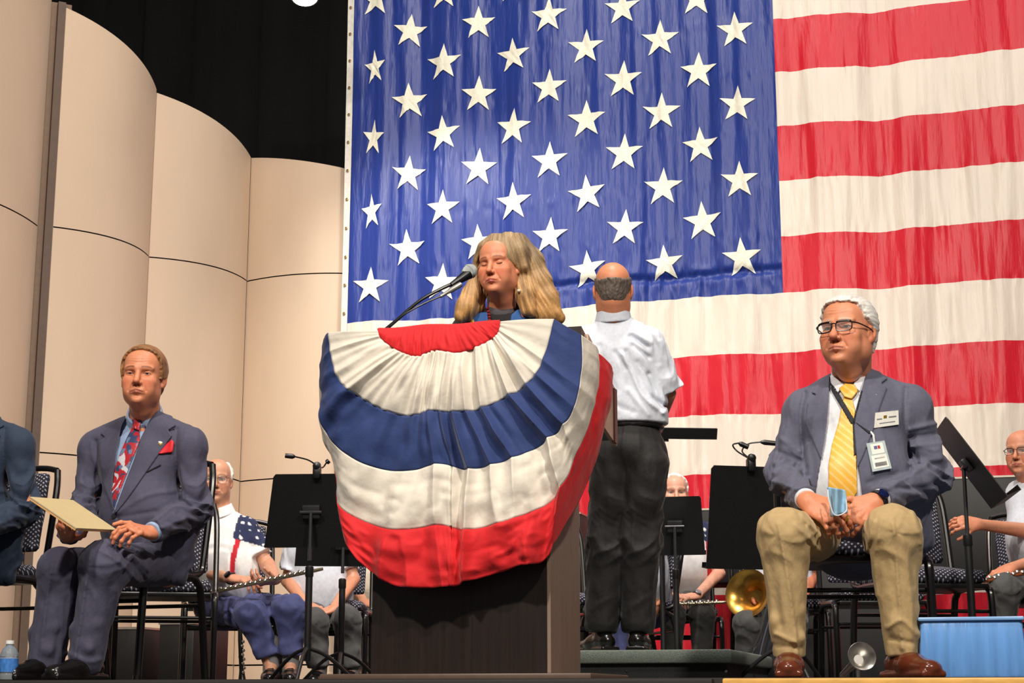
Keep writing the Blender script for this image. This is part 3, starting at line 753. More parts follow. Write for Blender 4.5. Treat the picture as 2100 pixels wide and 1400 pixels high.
m = MB(); m.box(LP((X0 + X1) / 2, .25, 1.125), (.38, .20, .010), (SX, nrm(SB - .26 * UZ), nrm(UZ + .26 * SB)), bev=.004); m.build('reading_surface', M_dark, lect)

DB = 5.58
def dfr(px): return DB - .28 * ((px - 1050) / FPX * DB) - .055
C0 = [(781 + (1028 - 781) * i / 12, 674 - 15 * i / 12 + (1.5 * math.sin(i)), .03) for i in range(13)]
C1 = [(779, 681), (784, 695), (806, 713), (833, 727), (859, 733), (880, 726), (900, 721), (940, 726), (974, 717), (1004, 702), (1020, 690), (1027, 675), (1029, 661)]
C2 = [(676, 684), (683, 735), (698, 780), (735, 812), (790, 842), (845, 854), (885, 844), (930, 846), (985, 840), (1040, 815), (1095, 778), (1122, 720), (1139, 656)]
C3 = [(668, 702, .10), (661, 765, .08), (662, 810, .06), (668, 890, .03), (735, 946), (825, 967), (905, 953), (965, 963), (1050, 942), (1120, 905), (1172, 852, 0), (1190, 765, .02), (1190, 688, .04)]
C4 = [(695, 740, .40), (688, 820, .35), (684, 905, .28), (694, 975, .16), (700, 1040, .06), (800, 1086), (905, 1078), (960, 1087), (1065, 1062), (1146, 1012, .02), (1196, 900, .12), (1216, 800, .18), (1219, 725, .2)]
C5 = [(712, 770, .5), (705, 850, .45), (703, 930, .4), (703, 1000, .3), (716, 1115, .06), (800, 1196), (914, 1204), (960, 1192), (1060, 1163), (1125, 1138, .03), (1200, 1000, .22), (1238, 850, .3), (1248, 765, .35)]
def curve3(C, n):
    pts = [P(c[0], c[1], dfr(c[0]) + (c[2] if len(c) > 2 else 0)) for c in C]; q = spline(pts, n); return np.array(q)
NS = 40; cur = [curve3(C, NS) for C in (C0, C1, C2, C3, C4, C5)]
bunt = thing('bunting', 'pleated red white and blue half-round bunting draped over the lectern', 'bunting', LP(-.3, 0, .9))
nS = len(cur[0]); tt = np.linspace(0, 12, nS)
def cloth(name, rgb): return mat(name, rgb, rough=.8, var=.05, vscale=(12, 12, 12), bump=.45, bscale=(16, 16, 16), sheen=.15)
M_bb = [cloth('bunting_red', (212, 24, 32)), cloth('bunting_white', (226, 218, 204)), cloth('bunting_blue', (38, 58, 112)), cloth('bunting_white', 0), cloth('bunting_red', 0)]
nm = ['red_centre', 'inner_white_band', 'blue_band', 'outer_white_band', 'red_border']
for b in range(5):
    nr = (10, 26, 24, 26, 26)[b]; V = []
    for r in range(nr + 1):
        t = r / nr; rr = b + t
        base = cur[b] * (1 - t) + cur[b + 1] * t
        # pleats radiate from the gathered top; the cloth swells forward between seams
        am = .019 * min(rr / 2.2, 1) ** .8 * (1 if b else 0.15); q = np.stack([tt * 1.9 + .06 * rr, np.full(nS, rr * .35), np.zeros(nS)], 1)
        pl = am * (1 - 2.6 * np.abs(vn(q))) + am * .35 * vn(q * [2.3, 1.5, 1] + 4) + .003 * np.sin(tt * 15 + 2 * np.sin(tt * 2) + rr) * (1.3 if b == 1 else .2)
        q = np.stack([tt * 4, np.full(nS, rr * 3.2), np.zeros(nS)], 1); pl = pl + .007 * vn(q) * min(rr, 1) + .009 * (np.abs(vn(q * [.6, 1.3, 1] + 5)) - .3) * min(max(rr - 2.5, 0), 1)
        mid = np.clip(1 - (tt - 6.32) / .5, 0, 1) * (tt > 6.32); pl = pl - .034 * mid * min(max(rr - 1.7, 0), 1) + .010 * np.exp(-((tt - 6.15) / .18) ** 2) * min(max(rr - 1.5, 0), 1); q = np.stack([tt * 3.1, np.full(nS, rr * 5.5), np.zeros(nS)], 1); pl = pl + .010 * (.4 - np.abs(vn(q))) * min(max(rr - 3.2, 0), 1)
        edge = np.clip(np.minimum(tt - .3, 11.4 - tt) / 2.2, .12, 1)
        dirv = np.tile(-SB, (nS, 1)); side = np.clip((tt - 9.6) / 1.5, 0, 1)[:, None] * min(max(rr - 2.6, 0), 1); dirv = dirv * (1 - side) + SX * side
        sideL = np.clip((3.4 - tt) / 1.5, 0, 1)[:, None] * min(max(rr - 2.6, 0), 1); dirv = dirv * (1 - sideL) - SX * sideL
        V.append(base + dirv * (pl * edge + .02 * math.sin(math.pi * t) * .6 + .018)[:, None])
    V = np.array(V); F = []
    for r in range(nr):
        for s in range(nS - 1): a = r * nS + s; F.append((a, a + nS, a + nS + 1, a + 1))
    o = mk(nm[b], V.reshape(-1, 3), np.array(F), M_bb[b], bunt)
    sol = o.modifiers.new('thick', 'SOLIDIFY'); sol.thickness = .003; sol.offset = -1
# ---------------------------------------------------------------- microphone
M_mblk = mat('mic_black', (16, 16, 18), rough=.35); M_chrome = mat('mic_grille', (200, 206, 204), rough=.4, metal=.45, bump=.6, bscale=(900, 900, 900))
mic = thing('microphone', 'silver ball microphone on a black gooseneck at the lectern', 'microphone', P(790, 676, 5.75))
g = [P(790, 676, 5.75), P(815, 655, 5.75), P(860, 617, 5.76), P(905, 592, 5.78), P(935, 579, 5.80)]
m = MB(); m.tube(g, [.007, .006, .006, .0065, .007], smooth=6); m.build('gooseneck', M_mblk, mic)
m = MB(); a, b = P(925, 585, 5.79), P(958, 563, 5.82); m.tube([a, mids(a, b, .3), b, mids(a, b, 1.08)], [.010, .012, .019, .021], n=18); m.build('handle', M_mblk, mic)
m = MB(); c = P(964, 556, 5.83); ax = nrm(b - a); m.lathe(c, ax, [(0.001, -.032), (.017, -.028), (.024, -.014), (.026, 0), (.0255, .008), (.018, .02), (.0, .027)], 24); m.lathe(c, ax, [(.0265, -.004), (.0275, -.002), (.0275, .002), (.0265, .004)], 24); m.build('grille', M_chrome, mic)
mic2 = thing('microphone', 'thin second gooseneck microphone below the silver ball one', 'microphone', P(802, 668, 5.70))
m = MB(); m.tube([P(802, 668, 5.70), P(830, 644, 5.7), P(870, 622, 5.72), P(905, 607, 5.74)], .0035, smooth=6); m.build('gooseneck', M_mblk, mic2)
m = MB(); a, b = P(903, 608, 5.74), P(945, 583, 5.77); m.tube([a, mids(a, b, .4), mids(a, b, .5), b], [.006, .007, .010, .010], n=14); m.build('handle', mat('mic_grey', (150, 148, 142), rough=.35, metal=.5), mic2)

# ---------------------------------------------------------------- chairs
M_frame = mat('chair_frame', (14, 14, 15), rough=.28, var=.05); M_pad = dots_mat('dotted_seat', (30, 30, 46), (168, 166, 176), 150, (0, 1), .72); M_padb = dots_mat('dotted_back', (30, 30, 46), (168, 166, 176), 150, (0, 2), .72)
def chair(loc, yaw, label, group='black banquet chairs on the stage'):
    """yaw as for people: 0 faces the audience side"""
    f = np.array([math.sin(math.radians(yaw)), -math.cos(math.radians(yaw)), 0]); l = np.array([math.cos(math.radians(yaw)), math.sin(math.radians(yaw)), 0]); b = -f
    r = thing('banquet_chair', label, 'chair', loc, group); L = np.array(loc, float)
    q = lambda x, y, z: L + l * x + f * y + UZ * z
    S = SDF(); S.u(rbox(q(0, .0, .445), (.215, .215, .03), .028, np.stack([l, f, UZ], 1)), .01); S.u(ell(q(0, 0, .455), (.20, .20, .045), np.stack([l, f, UZ], 1)), .03); V, F = S.mesh(.012)
    seat = mk('seat', V, F, M_pad, r)
    m = MB(); m.box(q(0, 0, .405), (.215, .215, .010), (l, f, UZ), bev=.004); m.build('seat_pan', M_frame, r)
    S = SDF(); tl = nrm(UZ + b * .16); S.u(rbox(q(0, -.245, .70), (.195, .02, .17), .018, np.stack([l, np.cross(tl, l), tl], 1)), .01); S.u(ell(q(0, -.235, .70), (.18, .035, .16), np.stack([l, np.cross(tl, l), tl], 1)), .03); V, F = S.mesh(.012)
    mk('backrest', V, F, M_padb, r)
    for s in (-1, 1):
        x = s * .235
        m = MB(); m.tube([q(x, .20, 0), q(x, .185, .34), q(x, .16, .395), q(x, .10, .41), q(x, -.12, .41), q(x, -.18, .39), q(x, -.215, .33), q(x, -.27, 0)], .0155, smooth=5); m.build('leg_frame', M_frame, r)
        m = MB(); m.tube([q(x, -.10, .41), q(x, -.20, .43), q(x, -.225, .5), q(x * .98, -.275, .78), q(x * .9, -.30, .88)], .014, smooth=5); m.build('back_upright', M_frame, r)
        for yy in (.20, -.27):
            m = MB(); m.lathe(q(x, yy, .0), UZ, [(.016, 0), (.016, .02), (.0136, .022)], 12); m.build('foot_cap', M_frame, r)
    m = MB(); m.tube([q(-.21, -.30, .88), q(-.12, -.308, .895), q(.12, -.308, .895), q(.21, -.30, .88)], .0125, smooth=4); m.build('top_rail', M_frame, r)
    m = MB(); m.tube([q(-.235, .17, .30), q(.235, .17, .30)], .008); m.build('stretcher', M_frame, r)
    m = MB(); m.tube([q(-.235, -.21, .30), q(.235, -.21, .30)], .008); m.build('stretcher', M_frame, r)
    return r
# ---------------------------------------------------------------- music stands
M_tray = mat('stand_black', (20, 20, 22), rough=.45, var=.1, bump=.03)
def stand(c, yaw, tilt, w_, h_, label, lamp=None, base=0.0, taper=.9, lip=.06, polex=0.0):
    """tray centre c; yaw: direction its printed side faces away from; tilt back in degrees"""
    c = np.asarray(c, float); f = np.array([math.sin(math.radians(yaw)), -math.cos(math.radians(yaw)), 0]); l = np.array([math.cos(math.radians(yaw)), math.sin(math.radians(yaw)), 0])
    a = math.radians(tilt); up = UZ * math.cos(a) + f * math.sin(a); nn_ = np.cross(l, up)
    pole = c + l * polex; r = thing('music_stand', label, 'music stand', (pole[0], pole[1], base), 'black music stands')
    m = MB(); k = .012
    V = [c + l * x * w_ / 2 * sc_ + up * z * h_ / 2 for x, z, sc_ in ((-1, -1, 1), (1, -1, 1), (1, .93, taper + .01), (.95, 1, taper), (-.95, 1, taper), (-1, .93, taper + .01))]
    m.prism([v - nn_ * .002 for v in V], nn_ * .004); m.build('desk', M_tray, r)
    m = MB(); bc = c - up * h_ / 2; m.prism([bc - l * w_ / 2, bc + l * w_ / 2, bc + l * w_ / 2 - nn_ * lip - up * .01, bc - l * w_ / 2 - nn_ * lip - up * .01], up * .003)
    m.prism([bc - l * w_ / 2 - nn_ * lip - up * .01, bc + l * w_ / 2 - nn_ * lip - up * .01, bc + l * w_ / 2 - nn_ * lip + up * .015, bc - l * w_ / 2 - nn_ * lip + up * .015], nn_ * .003); m.build('ledge', M_tray, r)
    pt = pole + nn_ * .03 - up * h_ * .0
    m = MB(); m.tube([pt, [pt[0], pt[1], base + .55]], .0085, n=12); m.build('inner_tube', mat('tube_steel', (90, 90, 92), rough=.3, metal=.8), r)
    m = MB(); m.tube([[pt[0], pt[1], c[2] - h_ * .75], [pt[0], pt[1], base + .1]], .016, n=12); m.lathe([pt[0], pt[1], c[2] - h_ * .75], UZ, [(.014, -.05), (.019, -.04), (.019, .0), (.012, .006)], 14); m.build('outer_tube', M_tray, r)
    m = MB(); m.box(pt - nn_ * .012, (.04, .012, .03), (l, nn_, up), bev=.004); m.tube([pt - nn_ * .0 - l * .05, pt + l * .05], .008); m.build('tilt_bracket', mat('bracket', (60, 60, 62), rough=.35, metal=.4), r)
    for kk in range(3):
        t_ = math.radians(yaw + 30 + 120 * kk); dv = np.array([math.cos(t_), math.sin(t_), 0])
        m = MB(); b0 = np.array([pt[0], pt[1], base]); m.tube([b0 + UZ * .16, b0 + dv * .10 + UZ * .12, b0 + dv * .23 + UZ * .012], .009, smooth=4); m.build('leg', M_tray, r)
    if lamp is not None:
        lp_ = c + up * h_ / 2 + l * lamp; r2 = thing('stand_lamp', 'clip-on gooseneck stand light ' + ('left of the lectern' if pt[0] < 0 else 'beside the white-haired man'), 'lamp', lp_, 'stand lights')
        m = MB(); m.box(lp_ + UZ * .005, (.018, .022, .03), (l, f, UZ), bev=.008); m.lathe(lp_ + UZ * .035 + f * .01, f, [(.001, -.02), (.016, -.016), (.02, 0), (.016, .016), (.001, .02)], 16); m.build('clip', M_mblk, r2)
        return r, r2, lp_, l, f
    return r
def lampneck(r2, pts, hd):
    m = MB(); m.tube(pts, .0035, smooth=6); m.build('gooseneck', M_mblk, r2)
    m = MB(); e = np.asarray(pts[-1]); m.tube([e, e + hd * .25, e + hd], [.006, .012, .011], n=12); m.build('lamp_head', M_mblk, r2)
r = stand(P(640, 1047, 7.6), -4, 20, .46, .345, 'large black music stand left of the lectern, with a lamp clipped on', lamp=.03, taper=.74, polex=.0)
lp_ = r[2]
lampneck(r[1], [lp_ + UZ * .03, P(650, 955, 7.6), P(632, 943, 7.55), P(605, 936, 7.5)], P(585, 934, 7.5) - P(605, 936, 7.5))
lampneck(r[1], [lp_ + UZ * .03, P(662, 958, 7.6), P(669, 949, 7.6)], P(675, 944, 7.6) - P(669, 949, 7.6))
stand(P(692, 1112, 8.4), 4, 22, .43, .25, 'lower black music stand half hidden behind the bunting', taper=.9, polex=.03)
r = stand(P(1545, 1062, 7.3), 12, 18, .40, .46, 'large black music stand left of the white-haired man, with a lamp clipped on', lamp=-.03, taper=1.05, polex=.13)
lp_ = r[2]
lampneck(r[1], [lp_ + UZ * .03, P(1512, 925, 7.3), P(1503, 912, 7.3), P(1515, 908, 7.3)], P(1535, 917, 7.3) - P(1515, 908, 7.3))
lampneck(r[1], [lp_ + UZ * .03, P(1522, 925, 7.3), P(1535, 910, 7.3), P(1560, 906, 7.3)], P(1590, 909, 7.3) - P(1560, 906, 7.3))
stand(P(1385, 1078, 8.75), -12, 14, .30, .31, 'black music stand in front of the white-haired flute player', taper=.93)
stand(P(1400, 892, 9.2), 185, 74, .32, .33, 'flat black music stand beside the standing man\'s elbow', taper=.95, polex=.13)
stand(P(1988, 950, 6.9), -98, 34, .46, .40, 'black music stand tilted edge-on behind the white-haired man\'s shoulder', taper=.95)

# ---------------------------------------------------------------- black cases at the back of the band
M_case = mat('case_black', (18, 18, 18), rough=.55, var=.1); M_alu = mat('case_edge', (190, 180, 168), rough=.35, metal=.7)
def case(px0, px1, py0, py1, d, label):
    a, b = P(px0, py0, d), P(px1, py0, d); z1 = a[2]; z0 = P((px0 + px1) / 2, py1, d)[2]; z0 = 0 if z0 < .2 else z0; r = thing('equipment_case', label, 'case', [(a[0] + b[0]) / 2, d, z0], 'black equipment cases'); wd = np.linalg.norm(b - a) / 2; c = (a + b) / 2
    m = MB(); m.box([c[0], d + .25, (z0 + z1) / 2], (wd, .25, (z1 - z0) / 2), (SX, SB, UZ), bev=.01); m.build('shell', M_case, r)
    m = MB(); m.box([c[0], d + .25, z1 - .008], (wd + .004, .254, .006), (SX, SB, UZ)); m.build('edge_band', M_alu, r)
    return r
# ---------------------------------------------------------------- small things on the floor
def bottle(px, d, label, z0=0.0, hh=.20, rs=1.0, parentname='water_bottle'):
    x = P(px, 1390, d)[0]; c = np.array([x, d, z0]); r = thing('water_bottle', label, 'bottle', c, 'water bottles'); s = hh / .20
    prof = [(.0, 0), (.028, .0), (.031, .005), (.031, .03), (.029, .035), (.031, .04), (.031, .11), (.029, .115), (.031, .12), (.030, .135), (.024, .155), (.013, .172), (.012, .185)]
    m = MB(); m.lathe(c, UZ, [(q * s * rs, h_ * s) for q, h_ in prof], 24); m.build('body', mat('bottle_plastic', (215, 228, 235), rough=.08, trans=.75, var=0), r)
    m = MB(); m.lathe(c, UZ, [(.0318 * s * rs, .042 * s), (.0318 * s * rs, .108 * s)], 24); m.build('label_wrap', mat('bottle_label', (66, 124, 200), rough=.4, var=.3, vscale=(90, 90, 60)), r)
    m = MB(); m.lathe(c, UZ, [(.0145 * s * rs, .182 * s), (.0145 * s * rs, .2 * s), (.0, .2 * s)], 20); m.build('cap', mat('bottle_cap', (238, 238, 236), rough=.4), r)
bottle(16, 6.02, 'clear water bottle with blue label on the floor at the left edge', hh=.14, rs=1.5)
x0 = P(1885, 1390, 5.40); x1 = P(2112, 1390, 5.28)
bb = thing('blue_bin', 'pale blue translucent plastic bin at the lower right corner', 'bin', (x0 + x1) / 2 * [1, 1, 0])
cb = (x0 + x1) / 2 * [1, 1, 0] + SB * .16; zt = P(1990, 1268, 5.35)[2]; hw = np.linalg.norm((x1 - x0)) / 2
m = MB(); m.box(cb + UZ * zt / 2, (hw, .15, zt / 2), (SX, SB, UZ), taper=.93, bev=.012)
M_bin = mat('bin_plastic', (98, 150, 214), rough=.28, var=.16, vscale=(34, 34, 2), bump=.5, bscale=(40, 40, 2)); m.build('tub', M_bin, bb)
m = MB(); m.box(cb + UZ * (zt + .0), (hw * .965, .150, .006), (SX, SB, UZ), bev=.004); m.build('rim', mat('bin_rim', (132, 176, 228), rough=.3), bb)
# upright clarinet on its peg beside the flutist's feet, cup and bell under the right-hand chair
def clarinet(a, b, label, group=None, r=.012, body=(22, 20, 20), name='clarinet', cat='clarinet', parent=None):
    a = np.asarray(a); b = np.asarray(b); t = thing(name, label, cat, a, group); ax = nrm(b - a); L = np.linalg.norm(b - a)
    m = MB(); m.lathe(a, ax, [(r * 2.2 if name == 'clarinet' else r, 0), (r * 1.5 if name == 'clarinet' else r, .03), (r, .07), (r, L * .5), (r * 1.1, L * .5), (r * 1.1, L * .53), (r, L * .53), (r, L - .05), (r * .8, L)], 16); m.build('tube', mat('wood_' + name + str(body[0]), body, rough=.25, metal=0.0 if name == 'clarinet' else .9), t)
    up = nrm(np.cross(ax, [0, 1, .3]) * 1.0); up = up if up[2] > 0 else -up; sd = nrm(np.cross(ax, up)); m = MB(); n = int(L / .028)
    fr = nrm(-sd if sd[1] > 0 else sd)
    for i in range(1, n):
        p = a + ax * (.04 + (L - .08) * i / n) + nrm(up + fr * (.5 + .8 * (i % 2))) * (r + .004)
        m.lathe(p, nrm(up + fr), [(.008, 0), (.008, .003), (.004, .005)], 10)
    m.tube([a + ax * .06 + (up + fr) * r * .95, b - ax * .1 + (up + fr) * r * .95], .0022); m.build('keys', mat('key_silver', (206, 200, 188), rough=.22, metal=.95), t); return t
clarinet(P(497, 1405, 8.2), P(492, 1290, 8.2), 'black clarinet with silver keys upright on its peg by the flutist\'s feet')
bell = thing('trumpet', 'silver trumpet bell standing under the white-haired man\'s chair', 'trumpet', P(1768, 1385, 6.9) * [1, 1, 0])
M_sil = mat('silver_plate', (214, 210, 204), rough=.3, metal=1.0); c = P(1768, 1345, 6.9)
m = MB(); m.lathe(c, nrm([.1, -1, .25]), [(.012, -.30), (.016, -.16), (.024, -.06), (.045, -.012), (.060, .0), (.058, .002), (.042, -.010), (.02, -.05)], 30); m.tube([c + [0, .1, 0], [c[0], c[1] + .1, 0.02]], .01); m.build('bell', M_sil, bell)
case(1415, 1600, 1040, 1195, 11.3, 'long black case with metal edge behind the flute player'); case(1925, 2140, 975, 1190, 10.4, 'tall black case behind the musician at the right edge')
case(1400, 1560, 1092, 1195, 10.75, 'lower black case with pale edge behind the flute player')
case(1610, 1895, 1085, 1395, 11.2, 'wide black case behind the chair of the white-haired man in khaki trousers')
case(1130, 1212, 1050, 1395, 10.9, 'narrow black case behind the standing man\'s left leg')
case(232, 318, 1285, 1400, 10.6, 'small black case low behind the man in the navy suit'); case(345, 424, 1275, 1400, 10.4, 'small black case low beside the elderly flutist\'s chair')
bottle(1470, 11.5, 'small water bottle with blue label on the black case', z0=P(1470, 1040, 11.3)[2], hh=.14)
# tan divider strips seen beneath the chairs belong to the shell
# ---------------------------------------------------------------- the people
def fabric(name, rgb, **k):
    a = dict(rough=.8, var=.06, vscale=(60, 60, 60), bump=.45, bscale=(26, 26, 15), sheen=.12, spec=.3); a.update(k); return mat(name, rgb, **a)
M_wsh = fabric('shirt_white', (220, 222, 228)); M_bsh = fabric('shirt_blue', (150, 172, 206))
M_shoe = mat('shoe_black', (20, 18, 18), rough=.22); M_brown = mat('shoe_brown', (96, 44, 26), rough=.2, var=.2)
M_slit = mat('thread_dark', (26, 26, 32), rough=.9)
def cutcaps(S, sh, el, wr, r, t_end, amp=.007, n=5, k=.03, flare=1.0, sd=None):
    """a sleeve that ends in a clean cuff; t_end 0..1 along the upper arm, 1..2 along the forearm"""
    sh, el, wr = map(np.asarray, (sh, el, wr)); L = SDF(); ru, re, rw = r
    L.u(cap(sh, el, ru, re, fold=(amp, n, 2.4, 1.0, .45)), .03)
    if t_end > 1: L.u(cap(el, wr, re, rw, fold=(amp, 4, 2.2, .1, .5)), .02)
    e = mids(sh, el, t_end) if t_end <= 1 else mids(el, wr, t_end - 1); ax = nrm(el - sh) if t_end <= 1 else nrm(wr - el)
    L.inter(lambda Q: (Q - e) @ ax, .004)
    S.u((L, L.lo, L.hi), k)
def suit(J, par, jm, sm, V, lapels, tie, collar, h=.005, off=.012, w=.17, d=.74, hipw=None, belly=None, seed=0, tiecol=None, tiemat=None, cuff=True, cr=None, r=(.07, .062, .048), shr=.064, amp=.008, skirt=None, dn=.02, tend=1.93):
    cen = np.asarray(J['chest']); fr = J['front']
    shirt = torso_sdf(J, w=w, d=d, off=0, belly=belly, hipw=hipw, shr=shr - .012, down=dn)
    jac = torso_sdf(J, w=w, d=d, off=off, belly=belly, hipw=hipw, shr=shr, down=dn)
    nb = np.asarray(J['neck']); nd = nrm(J['headc'] - nb)
    for q in 'LR': cutcaps(jac, J['sh' + q], J['el' + q], J['wr' + q], (shr + .004, r[1], r[2]), tend, amp=amp, k=.014)
    if skirt: skirt(jac)
    jac.disp(wrinkle(.003, 13, seed, (1, 1, .7)))
    if cr: creases(jac, cr)
    jbase = jac.copy()
    if V is not None: jac.sub(px_region(V, fr, cen), .004)
    ncap = cap(nb - nd * .012, nb + nd * .10, .066, .064); jac.sub(ncap, .006)
    a, b = jac.mesh(h); jo = mk('jacket', a, b, jm, par)
    lo = np.minimum(shirt.lo, nb - .1); ss = shirt.copy(); lower = np.asarray(J['waist'])[2] - .10
    ss.inter(lambda Q: lower - Q[:, 2], .01); ss.disp(wrinkle(.003, 18, seed + 4, (1, 1, .6)))
    ss.sub(cap(nb + nd * .02, nb + nd * .12, J.get('nr', .058), J.get('nr', .058)), .004)
    a, b = ss.mesh(.006); so = mk('shirt', a, b, sm, par)
    R = SDF(); R.u(cap(nb - nd * .05, nb + nd * .05, .080, .067), 0); R.sub(cap(nb - nd * .1, nb + nd * .12, .0625, .0595), .002)
    c2 = nb; R.inter(lambda Q: np.abs((Q - c2) @ nd - (.012 + .012 * ((Q - c2) @ fr) / -.06)) - .030, .004)
    R.sub(px_region(J['gap'], fr, cen - fr * .02), .002) if 'gap' in J else None
    a, b = R.mesh(.0035); mk('collar', a, b, sm, so)
    for c_ in collar: patch(shirt, -.004, .012, c_, fr, nb, .003, sm, 'collar_point', so)
    for q in 'LR':
        if cuff:
            C = SDF(); wr = np.asarray(J['wr' + q]); ax = nrm(wr - J['el' + q]); e = mids(J['el' + q], wr, tend - 1)
            C.u(cap(e - ax * .05, e + ax * .03, .038, .036), 0); C.inter(lambda Q: (Q - e) @ ax - .014, .003); a, b = C.mesh(.004); mk('shirt_cuff', a, b, sm, so)
    for L_ in lapels: patch(jbase, -.002, .0065, L_, fr, cen, .0035, jm, 'lapel', jo, k=.002)
    if tie:
        t = patch(shirt, .0, .009, tie[1], fr, cen, .003, tiemat, 'necktie', par, col=tiecol)
        if t: patch(shirt, .0, .020, tie[0], fr, nb, .003, tiemat, 'knot', t, col=tiecol, k=.006)
    return jo, so, jbase, shirt
def glasses(head, par, col=(18, 16, 16), w_=.024, hgt=.017, z=-.004, r=.0016, y=.108, thin=False, label=None, top=1.5):
    m = MB(); W = head.W
    for x in (-1, 1):
        n = 26; ring = []
        for i in range(n + 1):
            a = 2 * math.pi * i / n; ca, sa = math.cos(a), math.sin(a)
            ring.append(W((x * .033 + w_ * math.copysign(abs(ca) ** .62, ca), y - .010 * abs(math.copysign(abs(ca) ** .62, ca) * x * 1.0 + .9) * .5, z + hgt * math.copysign(abs(sa) ** .62, sa))))
        m.tube(ring, [r] * 3 + [r * top] * 8 + [r] * (n - 10), n=8)
        m.tube([W((x * (.033 + w_), y - .010, z + hgt * .6)), W((x * .072, y - .03, z + hgt * .55)), W((x * .079, .02, z + .008)), W((x * .080, -.005, z + .004)), W((x * .079, -.02, z - .012))], r * 1.2, n=8, smooth=4)
    m.tube([W((-.033 + w_ * .95, y - .003, z + hgt * .45)), W((0, y + .004, z + hgt * .55)), W((.033 - w_ * .95, y - .003, z + hgt * .45))], r * 1.1, n=8, smooth=4)
    g = m.build('eyeglasses', mat('glasses_%d' % col[0], col, rough=.25, metal=.6 if thin else 0), par)
    for x in (-1, 1):
        V = []; n = 24
        for i in range(n):
            a = 2 * math.pi * i / n; ca, sa = math.cos(a), math.sin(a); V.append(W((x * .033 + w_ * .97 * math.copysign(abs(ca) ** .62, ca), y - .010 * abs(math.copysign(abs(ca) ** .62, ca) * x + .9) * .5, z + hgt * .97 * math.copysign(abs(sa) ** .62, sa))))
        V2 = [v + head.R[:, 1] * .0012 for v in V]
        mk('lens', V + V2, [list(range(n))[::-1], list(range(n, 2 * n))] + [(i, (i + 1) % n, n + (i + 1) % n, n + i) for i in range(n)], mat('lens_glass', (235, 240, 240), rough=.05, alpha=.05, var=0), g)
def watch(par, wr, el, col=(20, 24, 40), out=None, t=.12, r=.034):
    wr = np.asarray(wr); el = np.asarray(el); ax = nrm(el - wr); c = wr + ax * t * .3; S = SDF(); S.u(cap(c - ax * .011, c + ax * .011, r, r + .001), 0); S.inter(lambda Q: np.abs((Q - c) @ ax) - .011, .002)
    a, b = S.mesh(.0035); w_ = mk('wristwatch', a, b, mat('watch_strap', (24, 24, 28), rough=.5), par)
    o = nrm(np.asarray(out) - ax * np.dot(out, ax)); m = MB(); m.lathe(c + o * (r - .002), o, [(.019, 0), (.019, .008), (.016, .010), (.0, .0102)], 24); m.build('watch_case', mat('watch_%d' % col[2], col, rough=.15, metal=.5), w_)
def socks(par, J, m, z=0.0):
    for q in 'LR':
        an = np.asarray(J['an' + q]); S = SDF(); S.u(cap(an + UZ * .10, an * [1, 1, 0] + UZ * (z + .06), .046, .040), .01); a, b = S.mesh(.008); mk('sock', a, b, m, par)

# ============ white-haired man in the grey-blue jacket and khaki trousers
R = thing('person', 'seated white-haired man in glasses, yellow tie, blue-grey jacket and khaki trousers', 'person', P(1745, 1392, 5.7) * [1, 1, 0])
J = JJ(neck=P(1746, 778, 5.82), chest=P(1752, 895, 5.80), waist=P(1756, 1005, 5.78), pelvis=P(1756, 1092, 5.86), shR=P(1648, 842, 5.84), shL=P(1868, 832, 5.79),
       elR=P(1606, 978, 5.82), wrR=P(1655, 1026, 5.50), elL=P(1916, 978, 5.78), wrL=P(1797, 1028, 5.50), hipR=P(1690, 1100, 5.84), hipL=P(1815, 1100, 5.84),
       knR=P(1610, 1098, 5.42), knL=P(1832, 1092, 5.42), anR=P(1618, 1338, 5.45), anL=P(1850, 1335, 5.45), front=(-.1, -1, 0))
J['toeR'] = nrm([-.18, -1, 0]); J['toeL'] = nrm([.25, -1, 0])
hd = Head(P(1740, 684, 5.72), rotm(-36, 4, 0), hs=1.10, fat=.010, open_=.0030, nose=1.15, brow=1.15, browcol=(196, 170, 150), skin=(214, 142, 108), lip=(190, 112, 96), smile=-.001, neck=J['neck'], neckr=.064, wr=1.2)
J['headc'] = hd.c - UZ * .08; J['nr'] = .062; J['gap'] = [(1716, 760), (1708, 735), (1765, 735), (1752, 778), (1742, 800), (1730, 800)]
hR = dict(wr=J['wrR'], f=P(1722, 1070, 5.43) - J['wrR'], n=(.15, .85, -.5), curl=(.42, .5, .55, .6), el=J['elR'], sc=1.08, side=1, thumb=(.1, .1))
hL = dict(wr=J['wrL'], f=P(1735, 1072, 5.46) - J['wrL'], n=(-.15, .9, -.4), curl=(.35, .42, .5, .55), el=J['elL'], sc=1.08, side=-1, thumb=(.1, .1))
person_body(J, hd, R, [hR, hL]); eyes(hd, R)
hair_mesh(hd, [(-.2, -.065), (-.03, -.055), (-.022, .0), (.012, .022), (.034, .036), (.044, .060), (.060, .080), (.100, .088), (.12, .2), (-.2, .2)], .014, None, (226, 222, 216), R, sf=(150, 16, 90), amp=.0024, h=.0025, colvar=.16)
